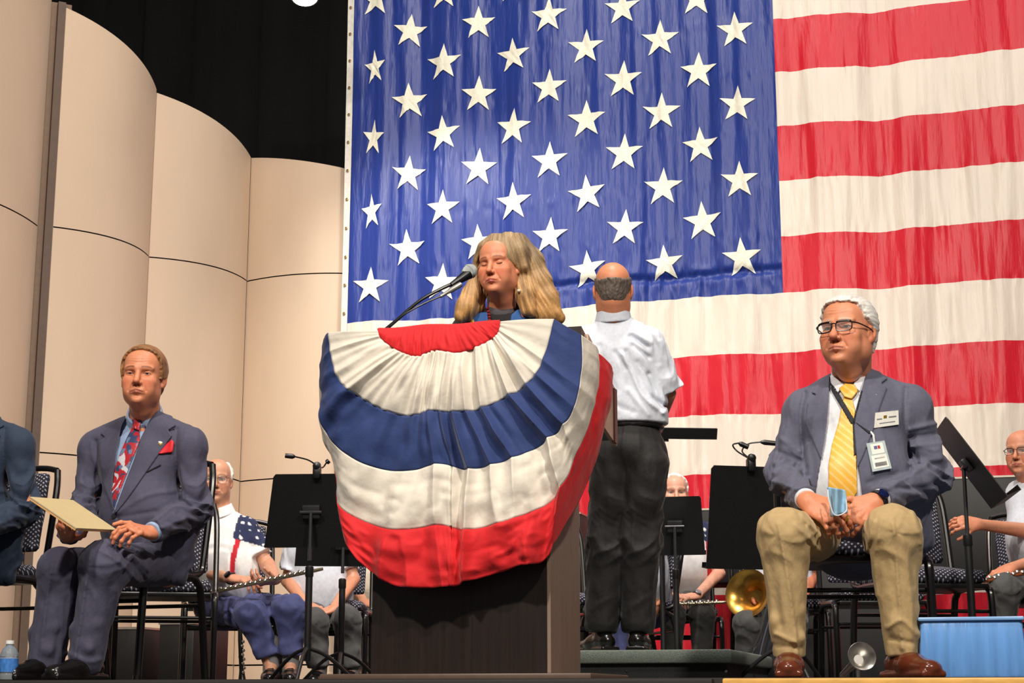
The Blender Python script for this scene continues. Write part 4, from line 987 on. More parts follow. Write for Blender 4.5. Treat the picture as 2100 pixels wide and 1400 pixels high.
khaki = fabric('khaki', (182, 156, 112)); trousers(J, R, khaki, rh=.098, rk=.082, ra=.054, seed=3, hem=.115, amp=.004, h=.005, cr=[([(1596, 1075), (1618, 1200), (1636, 1340)], .006, 4), ([(1645, 1055), (1692, 1108)], .008, 5), ([(1632, 1075), (1684, 1130)], .007, 5), ([(1660, 1045), (1705, 1085)], .007, 5), ([(1650, 1075), (1668, 1150)], -.005, 5),
    ([(1832, 1060), (1842, 1200), (1850, 1330)], .006, 4), ([(1792, 1070), (1776, 1130)], .008, 5), ([(1808, 1065), (1792, 1150), (1796, 1220)], .006, 5), ([(1872, 1050), (1890, 1110), (1892, 1180)], .006, 5), ([(1860, 1100), (1872, 1200)], -.004, 7), ([(1820, 1286), (1850, 1272), (1880, 1300)], .006, 5), ([(1828, 1310), (1870, 1318)], -.006, 5), ([(1590, 1300), (1630, 1316)], .006, 5), ([(1586, 1322), (1640, 1330)], -.005, 5), ([(1570, 1100), (1585, 1200), (1600, 1280)], -.004, 8)])
gj = fabric('jacket_greyblue', (94, 95, 113))
Vr = [(1700, 750), (1701, 775), (1699, 810), (1695, 864), (1688, 917), (1682, 953), (1674, 1000), (1668, 1075), (1775, 1075), (1766, 1000), (1757, 938), (1752, 866), (1762, 828), (1768, 796), (1784, 742), (1740, 715)]
lapR = [(1701, 766), (1676, 786), (1664, 805), (1674, 809), (1656, 826), (1652, 870), (1668, 905), (1684, 943), (1690, 905), (1696, 864), (1700, 810)]
lapL = [(1785, 744), (1802, 760), (1820, 776), (1807, 786), (1819, 795), (1806, 831), (1791, 881), (1770, 935), (1757, 962), (1756, 930), (1751, 866), (1762, 826), (1768, 796)]
knot = [(1720, 796), (1733, 786), (1753, 788), (1760, 802), (1747, 818), (1731, 814)]
blade = [(1731, 808), (1747, 812), (1754, 842), (1756, 917), (1758, 1010), (1732, 1050), (1699, 1000), (1699, 953), (1706, 910), (1720, 864), (1727, 828)]
def tiey(V):
    l = V - J['chest']; s = (l[:, 0] * 1.0 + l[:, 2] * .9) * 1; C = np.tile(lin((236, 178, 58))[:3], (len(V), 1)); g = (np.sin(s * 210) > .72) | (np.sin(s * 210 + 1.0) > .93); C[g] = lin((242, 198, 112))[:3]; return C
M_tie = mat('tie_silk', (236, 180, 60), rough=.42, vcol=True, sheen=.2, var=.05)
jo, so, jb, shr_ = suit(J, R, gj, M_wsh, Vr, [lapR, lapL], (knot, blade), [[(1700, 762), (1705, 790), (1717, 806), (1731, 790), (1716, 776)], [(1750, 789), (1763, 803), (1787, 742), (1770, 756), (1755, 776)]], w=.183, d=.76, hipw=.188,
    belly=(P(1752, 1000, 5.73), (.165, .13, .17)), seed=1, tiecol=tiey, tiemat=M_tie, r=(.069, .060, .050), shr=.060, cr=[([(1650, 806), (1642, 850), (1646, 905), (1652, 960)], -.009, 5), ([(1858, 796), (1855, 860), (1862, 920), (1866, 970)], -.010, 5), ([(1603, 900), (1640, 925)], .007, 5), ([(1595, 925), (1642, 945)], -.006, 5), ([(1590, 950), (1640, 962)], .006, 5), ([(1580, 985), (1632, 1002)], .007, 5), ([(1600, 1022), (1640, 985)], -.007, 5), ([(1868, 880), (1922, 868)], .008, 5), ([(1868, 897), (1924, 888)], -.007, 5), ([(1870, 915), (1928, 908)], .007, 5), ([(1866, 950), (1935, 940)], .007, 6), ([(1835, 992), (1900, 952)], .008, 6), ([(1830, 1003), (1900, 998), (1935, 980)], -.007, 5), ([(1780, 990), (1840, 970)], -.005, 6), ([(1660, 900), (1668, 960), (1672, 1010)], -.004, 7), ([(1820, 1000), (1890, 1015)], .006, 5)],
    skirt=lambda S: (S.u(cap(P(1848, 880, 5.83), P(1874, 970, 5.83), .05, .05), .03), S.u(cap(P(1868, 1020, 5.82), P(1888, 1105, 5.86), .07, .05, fold=(.006, 3, 2, .5, .5)), .05), S.u(cap(P(1640, 1020, 5.86), P(1625, 1060, 5.88), .06, .05), .05)))
fr = J['front']; cen = J['chest']
M_lan = mat('lanyard', (26, 28, 34), rough=.7)
ly = patch(shr_, .008, .0125, [(1703, 783), (1713, 793), (1753, 860), (1753, 872), (1744, 868), (1704, 800)], fr, cen, .003, M_lan, 'lanyard_strap', R)
patch(jb, .006, .011, [(1765, 800), (1770, 800), (1756, 850), (1753, 872), (1749, 862)], fr, cen, .003, M_lan, 'lanyard_strap', R)
patch(shr_, .008, .014, [(1748, 866), (1755, 866), (1757, 930), (1751, 935)], fr, cen, .003, M_lan, 'lanyard_strap', R)
patch(jb, .006, .011, [(1752, 864), (1757, 866), (1786, 885), (1783, 890)], fr, cen, .003, M_lan, 'lanyard_strap', R)
def surf(S, px, py, d0, n=-.0):
    """first point on surface S along the sight line"""
    d = d0
    for _ in range(60):
        v = float(S(P(px, py, d)[None])[0]); d += v * .8
        if abs(v) < 1e-4: break
    return P(px, py, d)
def badge(S, poly, th, name, m, par, d0=5.4, lift=.004):
    pts = [surf(S, a, b, d0) for a, b in poly]; c = np.mean(pts, 0); n = nrm(np.cross(pts[1] - pts[0], pts[2] - pts[0])); n = n if n[1] < 0 else -n
    pts = [p - n * np.dot(p - c, n) + n * lift for p in pts]; m_ = MB(); m_.prism(pts, n * th); o = m_.build(name, m, par); return pts, n, th, o
def bars(bp, rects, m, par, name='print'):
    pts, n, th, o = bp; k = 0
    for (u0, u1, v0, v1, mm) in rects:
        f = lambda u, v: (pts[0] * (1 - u) + pts[1] * u) * (1 - v) + (pts[3] * (1 - u) + pts[2] * u) * v + n * (th + .0002)
        q = MB(); q.prism([f(u0, v0), f(u1, v0), f(u1, v1), f(u0, v1)], n * .0004); q.build(name, mm, o)
M_card = mat('card_white', (232, 230, 222), rough=.4); M_grey = mat('print_grey', (120, 122, 126)); M_gold = mat('gold_pin', (214, 170, 70), rough=.25, metal=.8); M_vinyl = mat('badge_vinyl', (176, 190, 192), rough=.15); M_blu = mat('print_blue', (50, 70, 170)); M_rd = mat('print_red', (200, 50, 50))
b1 = badge(jb, [(1793, 847), (1840, 842), (1841, 871), (1791, 878)], .003, 'name_badge', M_card, R); bars(b1, [(.08, .3, .42, .5, M_grey), (.36, .5, .25, .45, M_gold), (.58, .9, .35, .45, M_grey), (.2, .85, .72, .78, M_grey)], None, R)
b2 = badge(jb, [(1774, 912), (1811, 906), (1826, 963), (1786, 971)], .003, 'id_badge', M_vinyl, R, lift=.010); bars(b2, [(.18, .85, .06, .42, M_card), (.34, .52, .14, .26, M_blu), (.54, .68, .14, .26, M_rd), (.1, .9, .46, .92, M_card), (.25, .8, .55, .6, M_grey), (.2, .82, .72, .86, M_grey)], None, R)
c = surf(jb, 1786, 893, 5.4); m = MB(); m.tube([c + [0, -.004, .012], c + [0.006, -.012, .0], P(1793, 908, c[1] - .012)], .004); m.build('badge_clip', mat('clip_white', (225, 228, 228), rough=.3), R)
c = surf(jb, 1796, 815, 5.4); m = MB(); m.lathe(c, nrm([.1, -1, .1]), [(.011, 0), (.011, .003), (.0, .0045)], 20); m.build('lapel_pin', mat('pin_white', (235, 230, 220), rough=.25), R)
socks(R, J, fabric('sock_dark', (40, 26, 24)))
shoe(R, J['anR'], (-.18, -1), M_brown, sc=1.08); shoe(R, J['anL'], (.25, -1), M_brown, sc=1.08)
glasses(hd, R, col=(12, 10, 10), y=.110, w_=.0255, hgt=.0165, r=.0021, top=1.9)
watch(R, J['wrL'], J['elL'], col=(24, 34, 90), out=(.2, -1, .5), t=.02, r=.036)
S = SDF(); a = P(1735, 1062, 5.40); m = MB(); m.lathe(P(1737, 1063, 5.385), nrm([1, .1, -.3]), [(.0105, -.002), (.0118, -.002), (.0118, .003), (.0105, .003)], 18); m.build('ring', M_gold, R)
# folded mask in his hands
mk_ = thing('face_mask', 'folded pale blue face mask in the white-haired man\'s hands', 'mask', P(1713, 1030, 5.40))
def mg(u, v):
    px = 1697 + 36 * u + 6 * v; py = 1000 + 6 * u + 62 * v * (1 - .25 * u) - 8 * np.sin(v * 3.1) * (1 - u); return px, py
V = []; n = 14
for i in range(n + 1):
    for j in range(n + 1):
        u, v = i / n, j / n; px, py = mg(u, v); V.append(P(px, py - 2, 5.405 + .012 * math.sin(u * 9 + v * 2) - .015 * math.sin(u * 3.1)))
o = mk('cloth', V, [(i * (n + 1) + j, i * (n + 1) + j + 1, (i + 1) * (n + 1) + j + 1, (i + 1) * (n + 1) + j) for i in range(n) for j in range(n)], mat('mask_blue', (142, 184, 212), rough=.8, var=.15, vscale=(40, 40, 40)), mk_); o.modifiers.new('t', 'SOLIDIFY').thickness = .003
m = MB(); m.tube([P(*mg(0, .1), 5.39), P(*mg(.0, .55), 5.38), P(*mg(.25, .95), 5.38), P(*mg(.9, .9), 5.385), P(*mg(1, .4), 5.39)], .0022, smooth=6); m.build('ear_loop', M_wsh, mk_)

# ============ man with the red tie and folder
def left_man(dx=0, dd=0, label='', main=True):
    Q = lambda a, b, d: P(a + dx, b, d + dd)
    T = thing('person', label, 'person', Q(270, 1392, 6.4) * [1, 1, 0])
    J = JJ(neck=Q(298, 858, 6.44), chest=Q(292, 965, 6.46), waist=Q(292, 1065, 6.42), pelvis=Q(305, 1135, 6.50), shR=Q(197, 918, 6.54), shL=Q(388, 912, 6.38),
           elR=Q(176, 1040, 6.50), wrR=Q(138, 1098, 6.20), elL=Q(402, 1046, 6.36), wrL=Q(308, 1092, 6.12), hipR=Q(255, 1158, 6.52), hipL=Q(345, 1158, 6.46),
           knR=Q(125, 1172, 6.16), knL=Q(212, 1158, 6.08), anR=Q(94, 1358, 6.18), anL=Q(178, 1352, 6.12))
    if not main: J['wrL'] = Q(300, 1098, 6.08); J['wrR'] = Q(190, 1090, 6.1)
    J['toeR'] = nrm([-.5, -1, 0]); J['toeL'] = nrm([-.5, -1, 0])
    hd = Head(Q(294, 775, 6.36), rotm(0, 2, 1), hs=1.02, fat=.001, open_=.0019, eyecol=(50, 40, 34), nose=1.05, brow=1.1, browcol=(112, 68, 46), skin=(212, 138, 104), lip=(176, 100, 86), smile=-.003, neck=J['neck'], neckr=.056, wr=1.3, jaw=1.05)
    J['headc'] = hd.c - UZ * .08; J['gap'] = [(x + dx, y) for x, y in [(270, 838), (262, 815), (318, 815), (300, 840), (283, 862), (276, 862)]]
    if main:
        hL = dict(wr=J['wrL'], f=Q(262, 1083, 6.02) - J['wrL'], n=(-.25, .5, -.8), curl=(.55, .6, .65, .7), el=J['elL'], sc=1.02, side=-1, thumb=(.0, .25))
        hR = dict(wr=J['wrR'], f=Q(132, 1080, 6.08) - J['wrR'], n=(.5, .3, .8), curl=(.45, .5, .55, .6), el=J['elR'], sc=1.02, side=-1, thumb=(.2, .1))
    else:
        hL = dict(wr=J['wrL'], f=(-.7, -.5, -.2), n=(0, .2, -1), curl=.4, el=J['elL'], side=-1); hR = dict(wr=J['wrR'], f=(.5, -.6, -.2), n=(0, .2, -1), curl=.4, el=J['elR'], side=1)
    person_body(J, hd, T, [hL, hR]); eyes(hd, T)
    hair_mesh(hd, [(-.2, -.07), (-.04, -.062), (-.028, -.02), (-.02, .004), (.006, -.006), (.030, -.010), (.036, .02), (.044, .05), (.062, .080), (.078, .098), (.082, .112), (.095, .125), (.09, .2), (-.2, .2)], .014, None, (146, 98, 56) if main else (70, 60, 54), T, sf=(26, 170, 28), amp=.002, h=.0025, colvar=.6)
    sm = fabric('suit_navy', (76, 75, 95)) if main else fabric('suit_blueblack', (44, 56, 76))
    trousers(J, T, sm, rh=.090, rk=.078, ra=.066, seed=9, hem=.15, crease=.006, flare=1.0, amp=.004, cr=[([(x + dx, y) for x, y in p], a, b) for p, a, b in [([(186, 1125), (168, 1250), (150, 1372)], .008, 4), ([(214, 1106), (260, 1128), (304, 1168)], .009, 5), ([(222, 1122), (262, 1146), (296, 1186)], -.008, 4), ([(228, 1104), (300, 1146)], -.006, 4), ([(206, 1128), (250, 1156), (285, 1195)], .007, 4), ([(226, 1200), (222, 1300), (212, 1370)], -.005, 7), ([(108, 1150), (92, 1260), (78, 1380)], .007, 4), ([(140, 1140), (150, 1160)], .004, 5), ([(140, 1340), (180, 1356), (210, 1352)], .006, 5)]])
    s_ = lambda L: [(x + dx, y) for x, y in L]
    V = s_([(262, 826), (257, 859), (249, 875), (239, 923), (233, 971), (229, 1003), (230, 1036), (234, 1052), (257, 987), (276, 939), (289, 897), (308, 859), (338, 818), (300, 800)])
    lr = s_([(258, 856), (225, 871), (206, 889), (215, 896), (203, 905), (200, 950), (215, 1000), (234, 1050), (229, 1003), (233, 971), (239, 923), (249, 875)])
    ll = s_([(336, 824), (352, 850), (361, 872), (345, 882), (353, 893), (330, 925), (300, 968), (262, 1022), (236, 1054), (234, 1050), (257, 987), (276, 939), (289, 897), (308, 859)])
    kn = s_([(269, 862), (278, 853), (291, 860), (285, 883), (273, 878)]); bl = s_([(272, 874), (286, 878), (287, 904), (273, 939), (257, 978), (241, 1020), (232, 1044), (227, 1010), (236, 958), (247, 926), (260, 897)])
    def tc(V):
        l = (V - J['chest']) * [38, 38, 26]; a_ = vn(l + vn(l * .7)[:, None] * 1.5); b_ = vn(l * 1.3 + 9); C = np.tile(lin((178, 34, 44))[:3], (len(V), 1)); C[a_ > .22] = lin((206, 206, 214))[:3]; C[a_ < -.32] = lin((54, 66, 104))[:3]; C[(b_ > .5)] = lin((110, 124, 158))[:3]; return C
    jo, so, jb, sh = suit(J, T, sm, M_bsh, V, [lr, ll], (kn, bl), [s_([(262, 830), (257, 858), (268, 869), (281, 856), (270, 844)]), s_([(283, 857), (300, 876), (336, 824), (318, 832), (297, 850)])], w=.155, d=.76, hipw=.165, seed=5, tiecol=tc, tiemat=M_tie,
        r=(.062, .057, .046), shr=.056, cr=[(s_(p), a, b) for p, a, b in [([(362, 880), (360, 930), (366, 985), (376, 1015)], -.010, 5), ([(196, 905), (200, 960), (192, 1020)], -.009, 5), ([(242, 1050), (300, 1016), (358, 1006)], .006, 5), ([(246, 1060), (320, 1048)], -.005, 5), ([(372, 1010), (400, 1036), (432, 1030)], .009, 5), ([(372, 1024), (402, 1050), (430, 1044)], -.008, 5), ([(322, 1062), (360, 1036), (402, 1050)], .008, 5), ([(330, 1082), (380, 1064)], .007, 5), ([(366, 1052), (404, 1086)], -.008, 5), ([(340, 1072), (392, 1085)], -.006, 5), ([(236, 1056), (264, 1096)], -.006, 3), ([(175, 930), (165, 990)], .005, 6), ([(402, 900), (420, 960), (428, 1010)], .004, 8), ([(150, 1010), (190, 1030)], .006, 5), ([(150, 1030), (185, 1050)], -.006, 5)]], skirt=lambda S: (S.u(cap(Q(378, 1070, 6.42), Q(366, 1178, 6.40), .07, .045, fold=(.006, 3, 2, .5, .5)), .05), S.u(cap(Q(330, 1110, 6.36), Q(300, 1150, 6.30), .06, .03), .06)))
    if main:
        fr = J['front']; cen = J['chest']
        patch(jb, .000, .010, [(324, 931), (341, 910), (352, 901), (358, 907), (354, 927)], fr, cen, .003, mat('silk_red', (214, 24, 40), rough=.5), 'pocket_square', jo)
        patch(jb, .001, .005, [(300, 966), (330, 951), (331, 954), (301, 969)], fr, cen, .0025, M_slit, 'pocket_edge', jo)
        b = badge(jb, [(320, 905), (331, 900), (340, 907), (330, 916)], .003, 'lapel_pin', M_gold, T, d0=6.0, lift=.003); bars(b, [(.2, .8, .2, .8, M_card)], None, T)
        c = surf(jb, 234, 1058, 6.0); m = MB(); m.lathe(c, fr, [(.010, 0), (.010, .004), (.0, .005)], 16); m.build('button', M_slit, jo)
        c = surf(jb, 352, 881, 6.0); m = MB(); m.tube([c + [-.011, -.001, -.004], c + [.011, -.001, .004]], .0016); m.build('buttonhole', M_slit, jo)
    socks(T, J, fabric('sock_black', (20, 20, 24)))
    shoe(T, J['anR'], (-.5, -1), M_shoe); shoe(T, J['anL'], (-.5, -1), M_shoe)
    return J
JL = left_man(0, 0, 'seated man in navy suit with red patterned tie, holding a tan folder')
left_man(-352, .22, 'man in dark blue-grey suit at the left edge, only his arm and leg in view', main=False)
fo = thing('folder', 'tan manila folder held flat by the man in the navy suit', 'folder', P(150, 1060, 6.1))
A, B, C_ = P(62, 1018, 5.80), P(150, 1025, 6.12), P(240, 1086, 6.14); D = A + C_ - B
n_ = nrm(np.cross(B - A, D - A)); n_ = n_ if n_[1] > 0 else -n_
m = MB(); m.prism([A, B, C_, D], n_ * .0035); m.build('cover', mat('manila', (206, 186, 140), rough=.7, var=.03), fo)
m = MB(); q = lambda p: p + (C_ * .25 + A * .25 + B * .25 + D * .25 - p) * .02 + n_ * .004; m.prism([q(A), q(B), q(C_), q(D)], n_ * .004); m.build('paper_sheets', M_card, fo)
m = MB(); e = n_ * .008; m.prism([A + e, B + e, C_ + e, D + e], n_ * .003); m.build('cover', mat('manila_orange', (226, 168, 92), rough=.7), fo)

# ============ woman at the microphone
W = thing('person', 'woman with long grey-blonde hair and closed eyes speaking at the lectern', 'person', P(1040, 1385, 6.32) * [1, 1, 0])
J = JJ(neck=P(1030, 652, 6.29), chest=P(1038, 740, 6.34), waist=P(1040, 850, 6.36), pelvis=P(1040, 930, 6.36), shR=P(966, 684, 6.34), shL=P(1112, 680, 6.34), elR=P(950, 800, 6.32), wrR=P(975, 790, 6.38), elL=P(1130, 800, 6.34), wrL=P(1100, 792, 6.38),
       hipR=P(1015, 950, 6.37), hipL=P(1070, 950, 6.37), knR=P(1015, 1170, 6.37), knL=P(1068, 1170, 6.37), anR=P(1015, 1345, 6.39), anL=P(1068, 1345, 6.39))
J['wrR'] = P(985, 850, 6.22); J['wrL'] = P(1090, 850, 6.22)
hd = Head(P(1026, 547, 6.22), rotm(-24, -3, -2), hs=.97, fat=.004, closed=True, nose=.95, brow=.8, browcol=(122, 78, 54), skin=(220, 142, 108), lip=(190, 92, 88), smile=-.003, neck=J['neck'], neckr=.050, wr=0, jaw=1.0)
J['headc'] = hd.c - UZ * .08
person_body(J, hd, W, [dict(wr=J['wrR'], f=(.3, -.3, -.3), n=(1, 0, 0), curl=.5, el=J['elR'], sc=.92, side=1), dict(wr=J['wrL'], f=(-.3, -.3, -.3), n=(-1, 0, 0), curl=.5, el=J['elL'], sc=.92, side=-1)])
eyes(hd, W)
def lock(pts, rs, d, **k): 
    pr = [P(a, b, d + (c if len(e) else 0)) for a, b, c, *e in [(p + (0,) if len(p) == 2 else p) for p in pts]]; q = [P(p[0], p[1], d + (p[2] if len(p) > 2 else 0)) for p in pts]; return [(cap(q[i], q[i + 1], rs[i], rs[i + 1], side=np.array([1., 0, 0]), fa=1, fb=1), .02) for i in range(len(q) - 1)]
ex = []
d0 = 6.24
ex += lock([(1062, 503), (1088, 538), (1106, 578), (1122, 612), (1136, 640)], [.050, .052, .048, .046, .032], d0 + .02)
ex += lock([(1066, 560, .02), (1076, 600), (1084, 635)], [.034, .036, .030], d0 - .02)
ex += lock([(1094, 600), (1118, 640, 0), (1150, 652)], [.045, .046, .022], d0 + .03)
ex += lock([(1044, 496), (1066, 514), (1072, 545)], [.040, .034, .022], d0 - .05)
ex += lock([(985, 515, .0), (974, 560, .02), (968, 600, .02), (954, 630, 0), (944, 646, -.01)], [.016, .020, .032, .038, .026], d0 - .02)
ex += lock([(990, 590, .05), (975, 630, .04), (955, 648, .0)], [.030, .036, .026], d0)
ex += lock([(1012, 492, 0), (992, 506, 0), (980, 530, .03)], [.024, .018, .014], d0 - .05)
ex += lock([(1030, 560, .12), (1040, 630, .14)], [.07, .08], d0)
vf = nrm(P(1010, 560, 6)- np.array([0, 0, EYE]))
facep = [(1000, 497), (1010, 501), (1019, 514), (1030, 527), (1044, 536), (1055, 546), (1061, 560), (1063, 575), (1062, 598), (1062, 625), (1050, 645), (1035, 668), (1000, 668), (992, 620), (984, 590), (979, 560), (981, 530), (988, 510)]
def hairdisp(V_): pass
S = SDF()
S.u(hd.E((0, -.016, .037), (.090, .110, .098)), .01); S.u(hd.E((0, -.05, -.02), (.085, .06, .09)), .03)
for e, k in ex: S.u(e, k)
fc = hd.W((0, .02, -.02)); ff = hd.R[:, 1]
S.sub(lambda Q: np.maximum(poly2(*proj(Q), facep) * (6.0 / FPX), -((Q - fc) @ (ff * .6 + np.array([-.1, -.8, 0])))), .012)
def strands(Q):
    X, Y = proj(Q); t = np.clip((Y - 480) / 170, 0, 1); c = 1022 + 0 * X; u = (X - c) / (40 + 85 * t)
    q = np.stack([u * 11 + 1.3 * np.sin(t * 5), Q[:, 1] * 14, t * 1.6], 1); q2 = np.stack([u * 34 + 1.5 * np.sin(t * 7 + u * 4), Q[:, 1] * 30, t * 2.5], 1); return vn(q), vn(q2)
def dsp(Q):
    a, b = strands(Q); k_ = np.clip((proj(Q)[1] - 490) / 80, .25, 1); return (.0055 * a + .003 * b) * k_
S.disp(dsp)
V, F = S.mesh(.003)
a, b = strands(V); base = np.array(lin((152, 126, 92))[:3]); gold = np.array(lin((190, 142, 86))[:3]); X, Y = proj(V); t = np.clip((Y - 520) / 120, 0, 1)[:, None]; C = (base * (1 - t) + gold * t) * (1 - .42 * a[:, None] - .5 * b[:, None])
mk('hair', V, F, mat('hair_long', (160, 130, 92), rough=.5, var=.15, vscale=(260, 260, 40), vcol=True, bump=.3, bscale=(500, 500, 60), sheen=.1), W, col=np.clip(C, 0, 1))
m = MB(); c = P(1064, 596, 6.18); m.lathe(c, UZ, [(0, -.007), (.006, -.004), (.0075, 0), (.006, .004), (0, .007)], 14); m.tube([c + UZ * .006, c + UZ * .022], .001); m.build('earring', mat('pearl', (240, 222, 196), rough=.2), W)
robe = fabric('robe_dark', (40, 36, 40)); S = torso_sdf(J, w=.165, d=.75, off=.01, shr=.066, hipw=.19)
for q in 'LR': cutcaps(S, J['sh' + q], J['el' + q], J['wr' + q], (.075, .085, .09), 1.9)
S.u(cap(J['pelvis'], J['pelvis'] * [1, 1, 0] + UZ * .12, .19, .24, side=J['sd'], fa=.8, fb=.75, fold=(.012, 1, 6, .8, .8)), .06); S.inter(lambda Q: .05 - Q[:, 2], .01)
S.sub(cap(J['neck'], J['headc'], .054, .054), .01); V, F = S.mesh(.007); ro = mk('robe', V, F, robe, W)
cl = SDF(); nb = J['neck']; nd = nrm(J['headc'] - nb); cl.u(cap(nb - nd * .06, nb + nd * .012, .078, .060), .01); V, F = cl.mesh(.004); mk('grey_top', V, F, fabric('knit_grey', (84, 80, 84)), W)
M_st = fabric('stole_blue', (52, 92, 150), vcol=False)
for k_, (pl, dd_) in enumerate([([(936, 668), (962, 650), (985, 640), (1000, 640), (1004, 690), (995, 760), (930, 760)], 0), ([(1048, 646), (1062, 634), (1090, 640), (1120, 700), (1110, 760), (1040, 760)], 0)]):
    st_ = patch(S, -.002, .012, pl, J['front'], J['chest'] + J['front'] * -.1, .004, M_st, 'stole_panel', W)
    if st_:
        for (px, py, rr, mm) in ([(977, 646, .013, M_rd), (970, 663, .012, M_gold), (955, 668, .010, M_rd)] if k_ == 0 else [(1070, 649, .010, mat('patch_orange', (206, 96, 60))), (1085, 660, .010, M_gold)]):
            c = surf(S, px, py, 5.9); q = MB(); q.lathe(c + [0, -.010, .002], nrm([0, -1, .25]), [(rr, 0), (rr, .003), (rr * .5, .004)], 9); q.build('applique', mm, st_)
m = MB()
for i in range(9):
    t = i / 8; c = surf(S, 1000 + 4 * math.sin(t * 3), 634 + 46 * t, 5.9) + [0, -.012, 0]; m.lathe(c, UZ, [(0, -.006), (.006, -.003), (.006, .003), (0, .006)], 10)
m.build('bead_necklace', mat('beads_red', (150, 40, 40), rough=.2), W)

# ============ man standing with his back turned
Cn = thing('person', 'balding man in white short-sleeved polo and black trousers standing with his back turned', 'person', P(1270, 1330, 7.4) * [1, 1, 0] + UZ * .135)
J = JJ(neck=P(1258, 650, 7.40), chest=P(1272, 745, 7.42), waist=P(1294, 840, 7.42), pelvis=P(1294, 925, 7.42), shL=P(1204, 702, 7.42), shR=P(1328, 702, 7.40), elL=P(1190, 800, 7.45), wrL=P(1220, 880, 7.62), elR=P(1368, 806, 7.46), wrR=P(1345, 880, 7.64),
       hipL=P(1260, 950, 7.42), hipR=P(1322, 950, 7.40), knL=P(1245, 1120, 7.43), knR=P(1310, 1122, 7.40), anL=P(1234, 1278, 7.42), anR=P(1308, 1278, 7.38), front=(-.1, 1, 0), floor=.135)
J['sd'] = np.array([-1., -.1, 0]); J['toeL'] = nrm([-.4, 1, 0]); J['toeR'] = nrm([.2, 1, 0])
hd = Head(P(1257, 596, 7.38), rotm(176, -2, 0), hs=1.07, fat=.004, skin=(206, 134, 100), neck=J['neck'], neckr=.062, wr=0); J['headc'] = hd.c - UZ * .08
person_body(J, hd, Cn, [dict(wr=J['wrL'], f=(.3, .6, -.1), n=(.3, 0, -1), curl=.6, el=J['elL'], side=-1), dict(wr=J['wrR'], f=(-.3, .6, -.1), n=(-.3, 0, -1), curl=.6, el=J['elR'], side=1)]); eyes(hd, Cn)
hair_mesh(hd, [(-.2, -.062), (-.03, -.066), (-.02, -.02), (-.018, .0), (.012, -.005), (.02, .030), (-.02, .050), (-.055, .042), (-.085, .028), (-.2, .026)], .0055, None, (96, 84, 76), Cn, sf=(190, 190, 70), amp=.003, h=.0035, colvar=.3)
polo = fabric('polo_white', (212, 217, 228), rough=.75)
def polo_shirt(J, par, m, w=.17, d=.72, r=(.07, .066, .05), tend=.9, h=.006, belly=None, down=-.02, seed=2, hem=None, col=None, amp=.01, shr=.06, collar=True, flare=1.0, cr=None, kk=.014):
    S = torso_sdf(J, w=w, d=d, belly=belly, shr=shr, down=down)
    for q in 'LR': cutcaps(S, J['sh' + q], J['el' + q], J['wr' + q], (r[0], r[1] * flare, r[2]), tend, amp=amp, k=kk)
    if cr: creases(S, cr)
    nb = np.asarray(J['neck']); nd = nrm(J['headc'] - nb); S.sub(cap(nb + nd * .028, nb + nd * .1, .060, .060), .006)
    S.disp(wrinkle(.005, 11, seed, (1.3, 1.3, .5))); 
    if hem is not None: S.inter(lambda Q: hem - Q[:, 2], .012)
    V, F = S.mesh(h); o = mk('shirt', V, F, m, par, col=None if col is None else col(V))
    if collar:
        R_ = SDF(); R_.u(cap(nb - nd * .05, nb + nd * .05, .094, .069), 0); R_.sub(cap(nb - nd * .1, nb + nd * .12, .064, .062), .002); R_.inter(lambda Q: np.abs((Q - nb) @ nd - (.008 - .25 * ((Q - nb) @ J['front']))) - .026, .004)
        f_ = J['front']; sd = J['sd']; R_.sub(lambda Q: np.maximum(np.abs((Q - nb) @ sd) - .02 - .2 * (.03 - (Q - nb) @ UZ), -((Q - nb) @ f_)), .003)
        V, F = R_.mesh(.004); mk('collar', V, F, m, o, col=None if col is None else np.tile(lin((232, 230, 230))[:3], (len(V), 1)))
    return o, S
hz = P(1300, 862, 7.42)[2]
polo_shirt(J, Cn, polo, w=.168, d=.72, r=(.078, .082, .06), tend=.98, hem=hz - .02, down=-.02, flare=1.02, amp=.0035, h=.005, cr=[([(1277, 725), (1293, 757), (1319, 812), (1360, 846)], .014, 5), ([(1283, 722), (1303, 757), (1330, 808), (1362, 832)], -.012, 6), ([(1293, 690), (1328, 711)], -.012, 5), ([(1300, 680), (1334, 702)], .008, 5), ([(1298, 708), (1330, 733)], -.010, 5), ([(1308, 742), (1328, 765)], -.009, 5), ([(1324, 674), (1343, 706), (1350, 742)], -.010, 6),
    ([(1330, 770), (1345, 808), (1356, 838)], -.014, 7), ([(1262, 722), (1282, 757)], -.009, 5), ([(1230, 710), (1240, 750), (1262, 800)], -.007, 7), ([(1290, 800), (1330, 850)], .008, 6), ([(1262, 830), (1300, 845)], -.006, 6), ([(1355, 700), (1368, 740), (1372, 780)], .006, 6)])
bt = fabric('trousers_black', (38, 36, 36), rough=.7)
o, TS = trousers(J, Cn, bt, rh=.112, rk=.092, ra=.078, seed=12, pel=.128, hem=.14, crease=0, amp=.007, extra=lambda S: S.inter(lambda Q: Q[:, 2] - (hz - .005), .01))
B_ = SDF(); c = P(1298, 872, 7.42); B_.u(cap(c - UZ * .03, c + UZ * .03, .143, .143, side=J['sd'], fa=.76, fb=.76), 0); B_.inter(lambda Q: np.abs((Q - c) @ UZ) - .019, .003); V, F = B_.mesh(.006); mk('belt', V, F, mat('belt_leather', (16, 14, 14), rough=.3), Cn)
shoe(Cn, J['anL'], (-.4, 1), M_shoe, floor_z=.135, sc=1.1); shoe(Cn, J['anR'], (.2, 1), M_shoe, floor_z=.135, sc=1.1)

